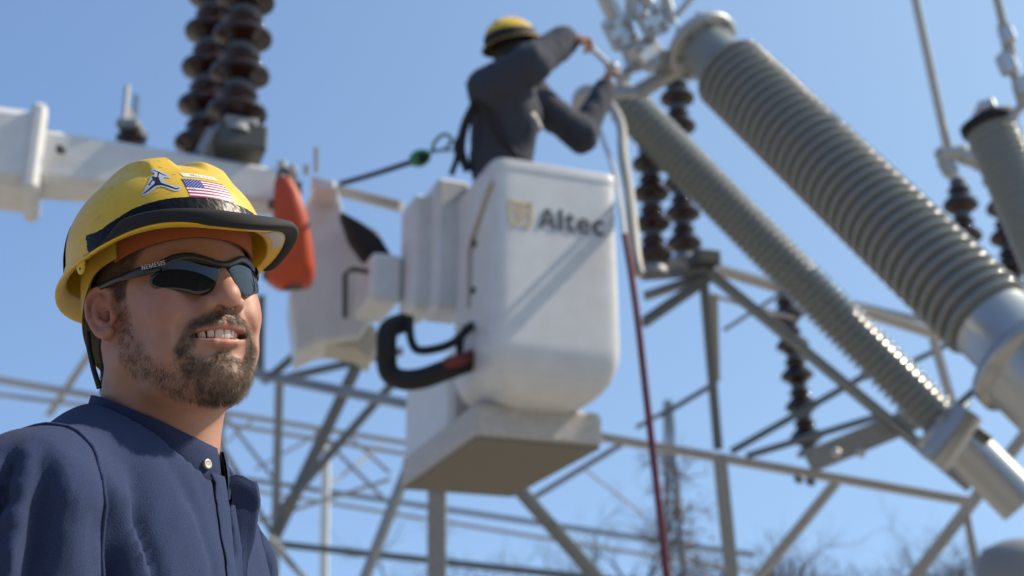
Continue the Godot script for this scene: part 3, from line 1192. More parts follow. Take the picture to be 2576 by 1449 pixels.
func hat_dressing(o: Node3D) -> void:
	# flag
	var ff := func(u: float, v: float) -> Vector2:
		return Vector2(deg_to_rad(lerpf(lerpf(-17.0, 12.6, u), lerpf(-15.2, 14.8, u), v)), lerpf(lerpf(0.668, 0.70, u), lerpf(0.845, 0.862, u), v))
	part("flag_sticker", hat_patch(ff, 20, 12, 0.5).mesh(), sticker_mat("flag_print", flag_image()), o)
	# name strip
	var li := Image.create(384, 96, false, Image.FORMAT_RGB8)
	li.fill(Color(0.87, 0.85, 0.78))
	write(li, "TELL", Vector2(84, 26), Vector2(24, 40), 32.0, 7.0, Color(0.10, 0.11, 0.14), 4)
	write(li, "BURGES", Vector2(228, 34), Vector2(17, 30), 23.0, 4.4, Color(0.36, 0.36, 0.36), 3)
	var lf := func(u: float, v: float) -> Vector2:
		return Vector2(deg_to_rad(lerpf(lerpf(-16.0, 9.6, u), lerpf(-14.8, 10.4, u), v)), lerpf(lerpf(0.586, 0.618, u), lerpf(0.642, 0.668, u), v))
	part("name_sticker", hat_patch(lf, 18, 4, 0.5).mesh(), sticker_mat("name_print", li, 0.5), o)
	# the leaping figure, cut round its outline
	var cut := poly(CUTOUT)
	var man := poly(LEAPER)
	var n := 256
	var im := Image.create(n, n, false, Image.FORMAT_RGB8)
	for y in n:
		for x in n:
			var q := Vector2((x + 0.5) / n * 44.0 - 22.0, 22.0 - (y + 0.5) / n * 44.0)
			im.set_pixel(x, y, Color(0.07, 0.08, 0.12) if Geometry2D.is_point_in_polygon(q, man) else Color(0.72, 0.74, 0.77))
	var mf := func(u: float, v: float) -> Vector2:
		return Vector2(deg_to_rad(-31.0) + (u * 44.0 - 22.0) / 95.5, 0.68 - (22.0 - v * 44.0) / 157.9)
	part("leaping_figure_sticker", hat_patch(mf, 90, 90, 0.55, cut).mesh(), sticker_mat("figure_print", im), o)
	# tape between dome and foam
	var ups := [[-84, 0.895], [-76, 0.915], [-70, 0.918], [-63, 0.905], [-56, 0.892], [-48, 0.872], [-38, 0.86], [-29, 0.852], [-15, 0.846], [0, 0.852], [13, 0.868], [23, 0.882], [40, 0.90], [60, 0.92], [82, 0.93]]
	var tf := func(u: float, v: float) -> Vector2:
		var d := lerpf(-83.5, 82.0, u)
		var k := 0
		while k < ups.size() - 2 and ups[k + 1][0] < d:
			k += 1
		var up: float = lerpf(ups[k][1], ups[k + 1][1], clampf((d - ups[k][0]) / (ups[k + 1][0] - ups[k][0]), 0, 1))
		up += 0.003 * noise.get_noise_1d(u * 900.0)
		var low := 1.98 if d < -58.0 else 1.5
		var s := lerpf(up, 1.0, v * 2.0) if v < 0.5 else lerpf(1.0, low, v * 2.0 - 1.0)
		return Vector2(deg_to_rad(d + (noise.get_noise_1d(v * 300.0) * 1.2 if u < 0.01 else 0.0)), s)
	var tp := hat_patch(tf, 220, 24, 0.7)
	for i in tp.v.size():
		var w := noise.get_noise_2d(tp.uv[i].x * 700.0, tp.uv[i].y * 160.0) + 0.5 * noise.get_noise_2d(tp.uv[i].x * 3500.0 + 60.0, tp.uv[i].y * 300.0)
		tp.v[i] += tp.n[i] * 0.0006 * w
	tp.smooth()
	part("electrical_tape", tp.mesh(), tape_mat(), o)
	# old black scuff tape on the back of the dome
	var bf := func(u: float, v: float) -> Vector2:
		return Vector2(deg_to_rad(lerpf(-112.0, -150.0, u) + 2.0 * noise.get_noise_1d(v * 200.0)), lerpf(0.66, 0.95, v))
	part("back_sticker", hat_patch(bf, 8, 14, 0.5).mesh(), mat("back_sticker", lin(0.05, 0.055, 0.06), 0.4), o)
	# scratches and specks of dirt on the shell
	var rng := RandomNumberGenerator.new()
	rng.seed = 9
	var sc := MB.new()
	for i in 46:
		var c := Vector2(deg_to_rad(rng.randf_range(-112.0, -18.0)), rng.randf_range(0.42, 0.84))
		var an := rng.randf_range(-0.5, 1.2)
		var ln := rng.randf_range(0.8, 7.0)
		var wd := rng.randf_range(0.25, 0.55)
		var sf := func(u: float, v: float) -> Vector2:
			var q := Vector2((u - 0.5) * ln, (v - 0.5) * wd).rotated(an)
			return c + Vector2(q.x / 96.0, q.y / 158.0)
		var pm := hat_patch(sf, 4, 1, 0.25)
		var k := sc.v.size()
		sc.v.append_array(pm.v)
		sc.n.append_array(pm.n)
		for j in pm.ix:
			sc.ix.append(j + k)
	var scu := part("scuff_marks", sc.mesh(), mat("scuff", lin(0.26, 0.16, 0.03), 0.7), o)
	scu.set_meta("kind", "stuff")
	# white sticker under the brim
	var wf := func(u: float, v: float) -> Vector2:
		return Vector2(deg_to_rad(lerpf(22.0, 58.0, u)), lerpf(1.35, 1.86, v))
	part("inner_sticker", hat_patch(wf, 12, 6, -3.2).mesh(), mat("inner_sticker", lin(0.5, 0.46, 0.42), 0.3), o)
	# the eyelet on the edge of the shell
	var tab := MB.new()
	var rows := []
	for f: float in [-1.4, 1.4]:
		var row := []
		for k in 20:
			var an := TAU * k / 20
			var q := Vector3(f, sin(an) * (12.0 if sin(an) < 0 else 3.0) - 2.0, cos(an) * 8.0)
			row.append((Vector3(-112.5, 5.0, 6.0) + q) * 0.001)
		rows.append(row)
	var yel: Material = M["hat_yellow"]
	var c0 := []
	var c1 := []
	for k in 20:
		c0.append(Vector3(-113.9, 1.0, 6.0) * 0.001)
		c1.append(Vector3(-111.1, 1.0, 6.0) * 0.001)
	tab.sheet([c0, rows[0], rows[1], c1], true)
	tab.closed()
	var tb := part("eyelet", tab.mesh(), yel, o)
	var ho := MB.new()
	ho.tube([Vector3(-0.1142, -0.0030, 0.006), Vector3(-0.1105, -0.0030, 0.006)], 0.0017, 8)
	part("hole_shade_plug", ho.mesh(), mat("hole_shade", lin(0.02, 0.012, 0.004), 0.9), tb)  # solid dark plug, its colour stands for the shade in the eyelet
	# headband inside, in the head's own frame
	var hx := Transform3D(hat_xf.basis.orthonormalized(), hat_xf.origin).affine_inverse() * head_xf
	var lower := [[-75, -38], [-60, -28], [-45, -12], [-35, 0], [-24, 16], [-14, 30], [-8, 38], [-3, 43], [6, 46], [20, 47.5]]
	var upper := [[-75, 2], [-60, 14], [-45, 30], [-35, 44], [-24, 56], [-14, 63], [-8, 66], [-3, 69], [6, 71], [20, 72]]
	for sg: float in [-1.0, 1.0]:
		var st := MB.new()
		var rr := []
		for side in 2:
			for r in 5:
				var v := r / 4.0 if side == 0 else 1.0 - r / 4.0
				var row := []
				for k in 40:
					var ad := lerpf(-74.0, 20.0, k / 39.0)
					var y := lerpf(_tab(lower, ad), _tab(upper, ad), v)
					var of := 0.0 if side == 0 else 1.8
					var stand := 5.0 * smoothstep(5.0, -40.0, ad)
					row.append(hx * Vector3(sg * (88.0 + stand - of) * cos(deg_to_rad(ad)), y, (105.0 - of) * sin(deg_to_rad(ad)) - 4.0))
				rr.append(row)
		rr.append(rr[0])
		st.sheet(rr, false)
		st.closed()
		part("headband_strap", st.mesh(), mat("strap_yellow", lin(0.50, 0.32, 0.04), 0.5), o)
	var sw := MB.new()
	var sr := []
	for side in 2:
		for r in 6:
			var v := r / 5.0 if side == 0 else 1.0 - r / 5.0
			var row := []
			for k in 60:
				var ad := lerpf(14.0, 166.0, k / 59.0)
				var y := lerpf(lerpf(45.0, 55.0, sin(deg_to_rad(clampf((ad - 14.0) * 90.0 / 62.0, 0, 90)))), 92.0, v)
				if ad > 100.0:
					y = lerpf(lerpf(55.0, 52.0, (ad - 100.0) / 66.0), 92.0, v)
				var of := 0.0 if side == 0 else 3.0
				row.append(hx * Vector3(-(84.5 - of) * cos(deg_to_rad(ad)), y, (105.5 - of) * sin(deg_to_rad(ad))))
			sr.append(row)
	sr.append(sr[0])
	sw.sheet(sr, false)
	sw.closed()
	part("sweatband", sw.mesh(), mat("sweatband", lin(0.30, 0.075, 0.02), 0.8), o)
	# nape strap behind the near ear
	var ns := MB.new()
	ns.tube([hx * Vector3(-76, -6, -52), hx * Vector3(-76, -26, -50), hx * Vector3(-74, -50, -46), hx * Vector3(-68, -72, -46)], 0.0030, 8)
	part("nape_strap", ns.mesh(), mat("strap_black", lin(0.012, 0.012, 0.014), 0.6), o)

func _tab(t: Array, x: float) -> float:
	var k := 0
	while k < t.size() - 2 and t[k + 1][0] < x:
		k += 1
	return lerpf(t[k][1], t[k + 1][1], clampf((x - t[k][0]) / (t[k + 1][0] - t[k][0]), 0, 1))
# ---------------------------------------------------------------- wraparound sunglasses, millimetres on the head
func lens_z(x: float, y: float) -> float:
	return 109.0 - x * x / 120.0 - y * y / 200.0

func build_glasses() -> Node3D:
	var gx := head_xf * Transform3D(Basis(Vector3(0, 0, 1), deg_to_rad(6.0)), Vector3(0, 18, 0))
	var o := thing("sunglasses", "black wraparound safety sunglasses worn by the smiling man", "sunglasses")
	o.transform = Transform3D(gx.basis.orthonormalized(), gx.origin)
	var blk := mat("glasses_frame", lin(0.012, 0.012, 0.013), 0.22)
	var glass := mat("lens_smoke", lin(0.012, 0.012, 0.012), 0.02)
	glass.metallic_specular = 0.6
	var outl := [Vector2(66.8, -2), Vector2(65.3, -9), Vector2(60, -13.2), Vector2(49.5, -16.6), Vector2(40, -20.8), Vector2(30.5, -24.8), Vector2(17.7, -22.4), Vector2(6.8, -7.5), Vector2(5.0, 4.0), Vector2(18.5, 10.2), Vector2(31.3, 16), Vector2(48.3, 16.4), Vector2(63.0, 6)]
	for sg: float in [-1.0, 1.0]:
		# the outline as a closed smooth curve
		var cur := []
		var n := outl.size()
		for i in n:
			for j in 6:
				var t := j / 6.0
				cur.append(outl[i].cubic_interpolate(outl[(i + 1) % n], outl[(i - 1 + n) % n], outl[(i + 2) % n], t))
		var cen := Vector2(36, -3)
		var mb := MB.new()
		var rows := []
		for side in 2:
			for r in 13:
				var f := r / 12.0 if side == 0 else 1.0 - r / 12.0
				var row := []
				for c: Vector2 in cur:
					var q := cen.lerp(c, f)
					var z := lens_z(q.x, q.y) - (0.0 if side == 0 else 2.0) - (0.5 if f > 0.97 else 0.0)
					row.append(Vector3(q.x * sg, q.y, z) * 0.001)
				rows.append(row)
		mb.sheet(rows, true)
		mb.closed()
		part("lens", mb.mesh(), glass, o)
	# the brow bar, from temple to temple
	var bar := MB.new()
	var pts := [Vector3(-66.5, 8, 0), Vector3(-58, 13.5, 0), Vector3(-48, 17.6, 0), Vector3(-38, 18.6, 0), Vector3(-29, 17, 0), Vector3(-18, 12.0, 0), Vector3(-8, 7.2, 0), Vector3(0, 6.0, 0)]
	for i in range(6, -1, -1):
		pts.append(Vector3(-pts[i].x, pts[i].y, 0))
	var brows := []
	for i in pts.size():
		var p: Vector3 = pts[i]
		var z := lens_z(p.x, p.y)
		var dz := Vector3(p.x / 60.0, 0, 1).normalized()
		var a := absf(p.x)
		var hgt: float = 3.6 + 1.4 * smoothstep(20.0, 60.0, a)
		var row := []
		for j in 10:
			var an := TAU * j / 10
			row.append((Vector3(p.x, p.y, z) + dz * (cos(an) * 2.6 - 0.4) + Vector3.UP * sin(an) * hgt) * 0.001)
		brows.append(row)
	bar.sheet(brows, true)
	bar.closed()
	part("brow_bar", bar.mesh(), blk, o)
	for sg: float in [-1.0, 1.0]:
		var tp := [[Vector3(-60, 11, 82), 5.0], [Vector3(-66, 11.0, 75), 5.6], [Vector3(-72, 11.3, 65), 5.6], [Vector3(-76, 12.4, 52), 4.8], [Vector3(-78.5, 14.2, 38), 4.0], [Vector3(-79.5, 16.0, 26), 3.2], [Vector3(-80.0, 17.3, 16), 3.5], [Vector3(-80.5, 18.6, 0), 3.3], [Vector3(-81, 19.4, -14), 2.8], [Vector3(-81.5, 15, -24), 2.6], [Vector3(-81, 4, -32), 2.4]]
		var tm := MB.new()
		var rr := []
		for k in tp:
			var p: Vector3 = k[0]
			var row := []
			for j in 10:
				var an := TAU * j / 10
				row.append(Vector3(p.x * -sg + cos(an) * 1.9, p.y + sin(an) * k[1], p.z) * 0.001)
			rr.append(row)
		tm.sheet(rr, true)
		tm.closed()
		part("temple_arm", tm.mesh(), blk, o)
	# maker's word on the near arm
	var t := TextMesh.new()
	t.font = SystemFont.new()
	t.font.font_names = PackedStringArray(["Droid Sans"])
	t.text = "NEMESIS"
	t.font_size = 64
	t.pixel_size = 0.000024
	t.depth = 0.0002
	var w := part("lettering", t, mat("white_print", lin(0.62, 0.62, 0.62), 0.5), o)
	w.transform = Transform3D(Basis(Vector3(0, 0, 1), 0).rotated(Vector3.UP, deg_to_rad(-49)), Vector3(-0.0662, 0.0128, 0.0795))
	w.rotation.z = 0.0
	return o
# ---------------------------------------------------------------- materials of the yard
func yard_materials() -> void:
	var w := mat("white_fibreglass", Color.WHITE, 0.38)
	w.albedo_texture = noise_tex(0.012, 21, lin(0.60, 0.60, 0.58), lin(0.70, 0.70, 0.69), false, 0, 4)
	tri(w, 1.3)
	var g := mat("galvanised", Color.WHITE, 0.55, 0.25)
	g.albedo_texture = noise_tex(0.02, 22, lin(0.22, 0.235, 0.24), lin(0.34, 0.35, 0.35), false, 0, 4)
	tri(g, 1.7)
	var g2 := mat("galvanised_warm", Color.WHITE, 0.6, 0.15)
	g2.albedo_texture = noise_tex(0.02, 23, lin(0.36, 0.33, 0.29), lin(0.48, 0.45, 0.40), false, 0, 4)
	tri(g2, 1.7)
	mat("porcelain_brown", lin(0.024, 0.0105, 0.0075), 0.035)
	mat("porcelain_grey", lin(0.215, 0.225, 0.21), 0.14)
	mat("polymer_grey", lin(0.235, 0.245, 0.220), 0.2)
	mat("aluminium", lin(0.52, 0.52, 0.51), 0.38, 0.75)
	mat("cast_aluminium", lin(0.42, 0.42, 0.40), 0.5, 0.5)
	mat("tank_metal", lin(0.42, 0.42, 0.40), 0.3, 0.6)
	mat("rubber_black", lin(0.010, 0.009, 0.008), 0.75)
	mat("dark_steel", lin(0.08, 0.085, 0.08), 0.6, 0.3)

func beam(parent: Node, called: String, a: Vector3, b: Vector3, w: float, m: Material, kind := "L", side := Vector3.UP) -> MeshInstance3D:
	var mb := MB.new()
	var xf := frame_to(a, b, side)
	var l := a.distance_to(b)
	var t := w * 0.12
	if kind == "L":
		mb.box(xf * Transform3D(Basis(), Vector3(0, l / 2, w / 2 - t / 2)), Vector3(w, l, t), t * 0.25)
		mb.box(xf * Transform3D(Basis(), Vector3(w / 2 - t / 2, l / 2, -t / 2)), Vector3(t, l, w - t), t * 0.25)
	elif kind == "C":
		mb.box(xf * Transform3D(Basis(), Vector3(0, l / 2, w * 0.25 - t / 2)), Vector3(w, l, t), t * 0.25)
		for s: float in [-1.0, 1.0]:
			mb.box(xf * Transform3D(Basis(), Vector3(s * (w / 2 - t / 2), l / 2, -t / 2)), Vector3(t, l, w * 0.5 - t), t * 0.25)
	elif kind == "box":
		mb.box(xf * Transform3D(Basis(), Vector3(0, l / 2, 0)), Vector3(w, l, w), w * 0.06)
	else:
		mb.tube([a, a.lerp(b, 0.5), b], w / 2, 14)
	var inv := Transform3D.IDENTITY
	if parent != self:
		inv = (parent as Node3D).transform.affine_inverse()
		var ib := inv.basis
		for i in mb.v.size():
			mb.v[i] = inv * mb.v[i]
			mb.n[i] = ib * mb.n[i]
	return part(called, mb.mesh(), m, parent)

func put(parent: Node3D, called: String, mb: MB, m: Material) -> MeshInstance3D:
	var inv := parent.transform.affine_inverse()
	for i in mb.v.size():
		mb.v[i] = inv * mb.v[i]
		mb.n[i] = (inv.basis * mb.n[i]).normalized()
	return part(called, mb.mesh(), m, parent)

# ---------------------------------------------------------------- insulators
var disc_mesh: Mesh
var cap_mesh: Mesh

func make_units() -> void:
	# one bell of brown porcelain, 1 wide in radius, with its petticoat ribs
	var a := MB.new()
	a.lathe(Transform3D(), [Vector2(0.40, -0.62), Vector2(0.62, -0.60), Vector2(0.64, -0.48), Vector2(0.80, -0.50), Vector2(0.83, -0.40), Vector2(0.96, -0.42), Vector2(1.0, -0.34), Vector2(0.97, -0.24), Vector2(0.80, -0.10), Vector2(0.58, 0.02), Vector2(0.50, 0.12), Vector2(0.62, 0.16), Vector2(0.66, 0.22), Vector2(0.60, 0.30), Vector2(0.46, 0.36), Vector2(0.40, 0.40)], 40)
	disc_mesh = a.mesh()
	var b := MB.new()
	b.lathe(Transform3D(), [Vector2(0.30, 0.36), Vector2(0.44, 0.38), Vector2(0.46, 0.44), Vector2(0.46, 0.72), Vector2(0.42, 0.78), Vector2(0.20, 0.80)], 24)
	cap_mesh = b.mesh()

## a standing column of bells; base at the foot, units counted upward
func insulator(label: String, base: Vector3, n: int, pitch: float, r: float, group := "brown porcelain insulators", axis := Vector3.UP) -> Node3D:
	var o := thing("porcelain_insulator", label, "insulator", base, group)
	o.transform = Transform3D(frame_to(Vector3.ZERO, axis).basis, base)
	for i in n:
		var s := part("shed", disc_mesh, M["porcelain_brown"], o)
		s.position = Vector3(0, pitch * (i + 0.62), 0)
		s.scale = Vector3(r, pitch * 0.84, r)
		var c := part("metal_cap", cap_mesh, mat("insulator_cap", lin(0.105, 0.115, 0.125), 0.5, 0.2), o)
		c.position = Vector3(0, pitch * (i + 0.62) + pitch * -0.02, 0)
		c.scale = Vector3(r, pitch * 0.74, r)
	var f := MB.new()
	f.lathe(Transform3D(), [Vector2(r * 0.7, -0.06), Vector2(r * 0.7, -0.02), Vector2(r * 0.42, 0.0), Vector2(r * 0.42, pitch * 0.2)], 20)
	part("foot_flange", f.mesh(), M["galvanised"], o)
	return o

var shed_mesh := {}

## a ribbed bushing from its foot to its head
func bushing(called: String, label: String, foot: Vector3, head: Vector3, r: float, n: int, m: Material, skirt: float) -> Node3D:
	var o := thing(called, label, "bushing", foot, "grey ribbed bushings")
	o.transform = frame_to(foot, head)
	var l := foot.distance_to(head)
	var core := MB.new()
	core.lathe(Transform3D(), [Vector2(r * skirt, 0), Vector2(r * skirt, l)], 40)
	part("core", core.mesh(), m, o)
	var step := l / n
	var sm := MB.new()
	sm.lathe(Transform3D(), [Vector2(r * skirt * 0.99, -step * 0.34), Vector2(r * lerpf(skirt, 1.0, 0.55), -step * 0.31), Vector2(r * 0.985, -step * 0.24), Vector2(r, -step * 0.13), Vector2(r * 0.995, 0.0), Vector2(r * lerpf(skirt, 1.0, 0.82), step * 0.12), Vector2(r * lerpf(skirt, 1.0, 0.4), step * 0.25), Vector2(r * skirt * 0.99, step * 0.36)], 56)
	var mesh := sm.mesh()
	for i in n:
		var s := part("shed", mesh, m, o)
		s.position = Vector3(0, step * (i + 0.5), 0)
	return o

# ---------------------------------------------------------------- the aerial lift
var BK := Transform3D()      # bucket frame: x along the lettered face, z into the bucket, y up; origin at the near top corner

func build_lift() -> void:
	var white: Material = M["white_fibreglass"]
	var a := P(1245, 392, 6.2)
	var ang := deg_to_rad(20.0)
	var e1 := Vector3(cos(ang), 0, -sin(ang))
	var e2 := Vector3(-sin(ang), 0, -cos(ang))
	BK = Transform3D(Basis(e1, Vector3.UP, e2), a)
	var o := thing("aerial_lift", "white bucket lift on a long boom with the lineman standing in it", "bucket lift", a)
	# bucket: rounded square in plan, round at the foot
	var mb := MB.new()
	var w := 0.61
	var hh := 1.10
	var plan := func(inset: float, k: int, n: int) -> Vector2:
		var r := 0.055
		var s := w / 2 - inset
		var t := TAU * (k + 0.5) / n
		var c := Vector2(cos(t), sin(t))
		var q := Vector2(signf(c.x) * pow(absf(c.x), 0.17), signf(c.y) * pow(absf(c.y), 0.17)) * s
		return q + Vector2(w / 2, w / 2)
	var rows := []
	var prof := [[0.0, -0.16], [0.0, -0.10], [0.0, 0.0]]
	var steps := [[0.030, -0.30], [0.030, -0.004], [0.026, 0.0], [0.004, 0.0], [-0.003, -0.006], [-0.004, -0.045], [-0.002, -0.052], [0.0, -0.056], [0.0, -0.30], [-0.004, -0.6]]
	for k in 12:
		var t := k / 11.0 * PI / 2
		steps.append([0.19 * (1.0 - cos(t)) - 0.004, -(hh - 0.24) - 0.24 * sin(t)])
	steps.append([w / 2 - 0.001, -hh])
	for s in steps:
		var row := []
		for k in 88:
			var q: Vector2 = plan.call(s[0], k, 88)
			row.append(BK * Vector3(q.x, s[1], q.y))
		rows.append(row)
	# inner floor
	rows.insert(0, rows[0].duplicate())
	for k in 88:
		var q: Vector2 = plan.call(0.03, k, 88)
		rows[0][k] = BK * Vector3(q.x, -hh + 0.10, q.y)
	var mid := []
	for k in 88:
		mid.append(BK * Vector3(w / 2, -hh + 0.10, w / 2))
	rows.insert(0, mid)
	mb.sheet(rows, true)
	mb.closed()
	var bucket := put(o, "bucket", mb, white)
	# letters on the face turned to the right
	var dark := mat("lettering_dark", lin(0.055, 0.058, 0.065), 0.5)
	var tm := TextMesh.new()
	var f := SystemFont.new()
	f.font_names = PackedStringArray(["Droid Sans"])
	f.font_weight = 700
	var fv := FontVariation.new()
	fv.base_font = f
	fv.variation_embolden = 0.0
	tm.font = fv
	tm.text = "Altec"
	tm.font_size = 96
	tm.pixel_size = 0.00138
	tm.depth = 0.003
	var word := part("lettering", tm, dark, bucket)
	word.transform = Transform3D(Basis(BK.basis.x, BK.basis.y, -BK.basis.z), BK * Vector3(0.372, -0.275, -0.0040) - o.position)
	var gold := mat("emblem_gold", lin(0.55, 0.44, 0.24), 0.5)
	for q in [[0.045, -0.205, 0.05, 0.014], [0.105, -0.205, 0.05, 0.014], [0.028, -0.245, 0.014, 0.09], [0.128, -0.245, 0.014, 0.09], [0.078, -0.245, 0.05, 0.022], [0.078, -0.278, 0.03, 0.02], [0.05, -0.31, 0.035, 0.016], [0.108, -0.31, 0.035, 0.016], [0.078, -0.222, 0.016, 0.03]]:
		var em := MB.new()
		em.box(BK * Transform3D(Basis(), Vector3(q[0] + 0.045, q[1] - 0.012, -0.0035)), Vector3(q[2] * 1.15, q[3] * 1.15, 0.003), 0.0008)
		put2(o, bucket, "emblem_stroke", em, gold)
	# step trim and bolts on the other face
	var buff := mat("aged_trim", lin(0.42, 0.38, 0.30), 0.6)
	var tr := MB.new()
	tr.tube([BK * Vector3(-0.006, -0.12, 0.03), BK * Vector3(-0.008, -0.30, 0.30), BK * Vector3(-0.008, -0.34, 0.33), BK * Vector3(-0.008, -0.62, 0.33)], 0.012, 8)
	put2(o, bucket, "step_trim", tr, buff)
	for y: float in [-0.33, -0.56]:
		var bt := MB.new()
		bt.lathe(frame_to(BK * Vector3(-0.002, y, 0.27), BK * Vector3(-0.02, y, 0.27)), [Vector2(0.018, 0.0), Vector2(0.018, 0.012), Vector2(0.010, 0.016), Vector2(0.001, 0.016)], 12)
		put2(o, bucket, "bolt", bt, M["dark_steel"])
	# dirty skid box under and behind the bucket
	var grime := mat("grimy_white", Color.WHITE, 0.7)
	grime.albedo_texture = noise_tex(0.03, 31, lin(0.40, 0.375, 0.33), lin(0.62, 0.60, 0.57), false, 0, 5)
	tri(grime, 2.2)
	var yb := P(1170, 1095, 6.0).y - a.y
	var bx := MB.new()
	var top1 := -hh + 0.02
	bx.box(BK * Transform3D(Basis(), Vector3(0.31, (yb + top1) / 2, 0.26 + 0.6)), Vector3(0.62, top1 - yb, 1.2), 0.02)
	var skid := put(o, "skid_box", bx, grime)
	var bx2 := MB.new()
	bx2.box(BK * Transform3D(Basis(), Vector3(0.31, yb + 0.27, 0.66 + 0.4)), Vector3(0.60, 0.52, 0.79), 0.03)
	put2(o, skid, "rear_case", bx2, white)
	var btm := MB.new()
	btm.box(BK * Transform3D(Basis(), Vector3(0.31, yb - 0.004, 0.26 + 0.6)), Vector3(0.60, 0.012, 1.18), 0.004)
	var dirt := mat("underside_grit", Color.WHITE, 0.9)
	dirt.albedo_texture = noise_tex(0.05, 33, lin(0.10, 0.09, 0.07), lin(0.30, 0.27, 0.22), false, 0, 5)
	tri(dirt, 3.0)
	put2(o, skid, "underside_plate", btm, dirt)
	# mounting panels between bucket and boom
	var pn := MB.new()
	pn.box(Transform3D(BK.basis, P(1122, 632, 6.72)), Vector3(0.17, 0.68, 0.24), 0.02)
	put(o, "mount_panel", pn, white)
	var pn2 := MB.new()
	pn2.box(Transform3D(BK.basis, P(1052, 652, 6.8)), Vector3(0.12, 0.60, 0.26), 0.02)
	put(o, "mount_panel", pn2, white)
	var pn3 := MB.new()
	pn3.box(Transform3D(BK.basis, P(950, 725, 6.9)), Vector3(0.16, 0.25, 0.36), 0.02)
	var vb := put(o, "valve_box", pn3, white)
	var hd := MB.new()
	hd.tube([P(868, 800, 6.8), P(868, 690, 6.8), P(885, 676, 6.8), P(960, 690, 6.78)], 0.014, 8)
	put2(o, vb, "handle_bar", hd, M["dark_steel"])
	# the knuckle housing at the end of the boom, a plate prism
	prism(o, "knuckle_housing", [[742, 560], [790, 470], [852, 478], [866, 545], [930, 630], [945, 790], [905, 850], [800, 862], [745, 888], [728, 750]], 7.1, 0.30, white)
	prism(o, "housing_foot", [[790, 862], [830, 838], [905, 848], [940, 812], [960, 850], [935, 905], [900, 880], [850, 872]], 7.15, 0.22, mat("aged_white", lin(0.50, 0.46, 0.38), 0.6))
	prism(o, "black_cover", [[858, 528], [905, 552], [950, 580], [990, 645], [955, 655], [915, 640], [880, 590]], 6.92, 0.10, M["rubber_black"])
	beam(o, "tie_rod", P(845, 478, 7.3), P(1010, 520, 7.1), 0.05, mat("aged_white", Color.WHITE), "box")
	for q in [[708, 405, 718, 470, 0.05], [735, 415, 742, 460, 0.04], [796, 370, 796, 435, 0.026], [770, 415, 770, 440, 0.03]]:
		beam(o, "pivot_pin", P(q[0], q[1], 7.0), P(q[2], q[3], 7.0), q[4], M["aluminium"], "round")
	prism(o, "pivot_cap", [[785, 440], [845, 452], [850, 480], [790, 476]], 6.95, 0.16, white)
	# boom and its collar
	var b0 := P(-900, 292, 6.23)
	var b1 := P(725, 488, 7.05)
	var bm := MB.new()
	var xf := frame_to(b0, b1)
	var bl := b0.distance_to(b1)
	bm.box(Transform3D(Basis(), Vector3(0, bl / 2, 0)), Vector3(0.30, bl, 0.30), 0.035)
	for i in bm.v.size():
		var k := lerpf(1.36, 0.64, bm.v[i].y / bl)      # it tapers to the tip
		bm.v[i] = xf * Vector3(bm.v[i].x * k, bm.v[i].y, bm.v[i].z * k)
		bm.n[i] = xf.basis * bm.n[i]
	var boom := put(o, "boom", bm, white)
	var c1 := b0.lerp(b1, 0.0)
	var tcol := 0.0
	# collar where the boom slides out, at the left edge of the picture
	for i in 400:
		var p := b0.lerp(b1, i / 400.0)
		var q := cam_xf.affine_inverse() * p
		if 1288.0 + FPX * q.x / -q.z > 98.0:
			tcol = i / 400.0
			break
	c1 = b0.lerp(b1, tcol)
	var cm := MB.new()
	cm.box(xf * Transform3D(Basis(), Vector3(0, bl * tcol - 0.75, 0)), Vector3(0.41, 1.5, 0.41), 0.05)
	put2(o, boom, "outer_boom", cm, white)
	var fl := MB.new()
	fl.box(xf * Transform3D(Basis(), Vector3(0, bl * tcol - 0.02, 0)), Vector3(0.46, 0.08, 0.46), 0.025)
	put2(o, boom, "collar_flange", fl, white)
	for q in [[152, 376]]:
		var rv := MB.new()
		var pp := P(q[0], q[1], 6.56)
		rv.lathe(frame_to(pp + cam_xf.basis.z * -0.02, pp + cam_xf.basis.z), [Vector2(0.022, 0.0), Vector2(0.022, 0.03), Vector2(0.012, 0.035), Vector2(0.001, 0.035)], 12)
		put2(o, boom, "rivet", rv, M["dark_steel"])
	# hoses
	var hs := MB.new()
	hs.tube(curve([P(1015, 812, 6.35), P(978, 830, 6.25), P(972, 880, 6.2), P(978, 935, 6.2), P(1012, 955, 6.15), P(1060, 952, 6.1), P(1110, 935, 6.1), P(1165, 915, 6.15), P(1200, 905, 6.3)], 6), 0.048, 14)
	put(o, "hose_guard", hs, M["rubber_black"])
	var hs2 := MB.new()
	hs2.tube(curve([P(1030, 800, 6.3), P(1033, 850, 6.2), P(1050, 880, 6.15), P(1095, 878, 6.12), P(1140, 862, 6.1), P(1175, 830, 6.15), P(1195, 812, 6.3)], 6), 0.020, 10)
	put(o, "control_hose", hs2, M["rubber_black"])
	var hs3 := MB.new()
	hs3.tube(curve([P(1120, 915, 6.08), P(1160, 905, 6.08), P(1190, 890, 6.2)], 4), 0.026, 10)
	put(o, "red_hose_end", hs3, mat("hose_red", lin(0.16, 0.02, 0.02), 0.6))
	prism(o, "port_shade_plate", [[1150, 850], [1165, 818], [1188, 808], [1197, 850], [1190, 915], [1160, 938], [1148, 910]], 6.30, 0.02, M["rubber_black"])  # flat black plate standing in for the shade inside an arched opening

func put2(o: Node3D, parent: Node3D, called: String, mb: MB, m: Material) -> MeshInstance3D:
	# a sub-part: same frame as its part, which sits unmoved under the thing
	var inv := o.transform.affine_inverse()
	for i in mb.v.size():
		mb.v[i] = inv * mb.v[i]
		mb.n[i] = (inv.basis * mb.n[i]).normalized()
	return part(called, mb.mesh(), m, parent)

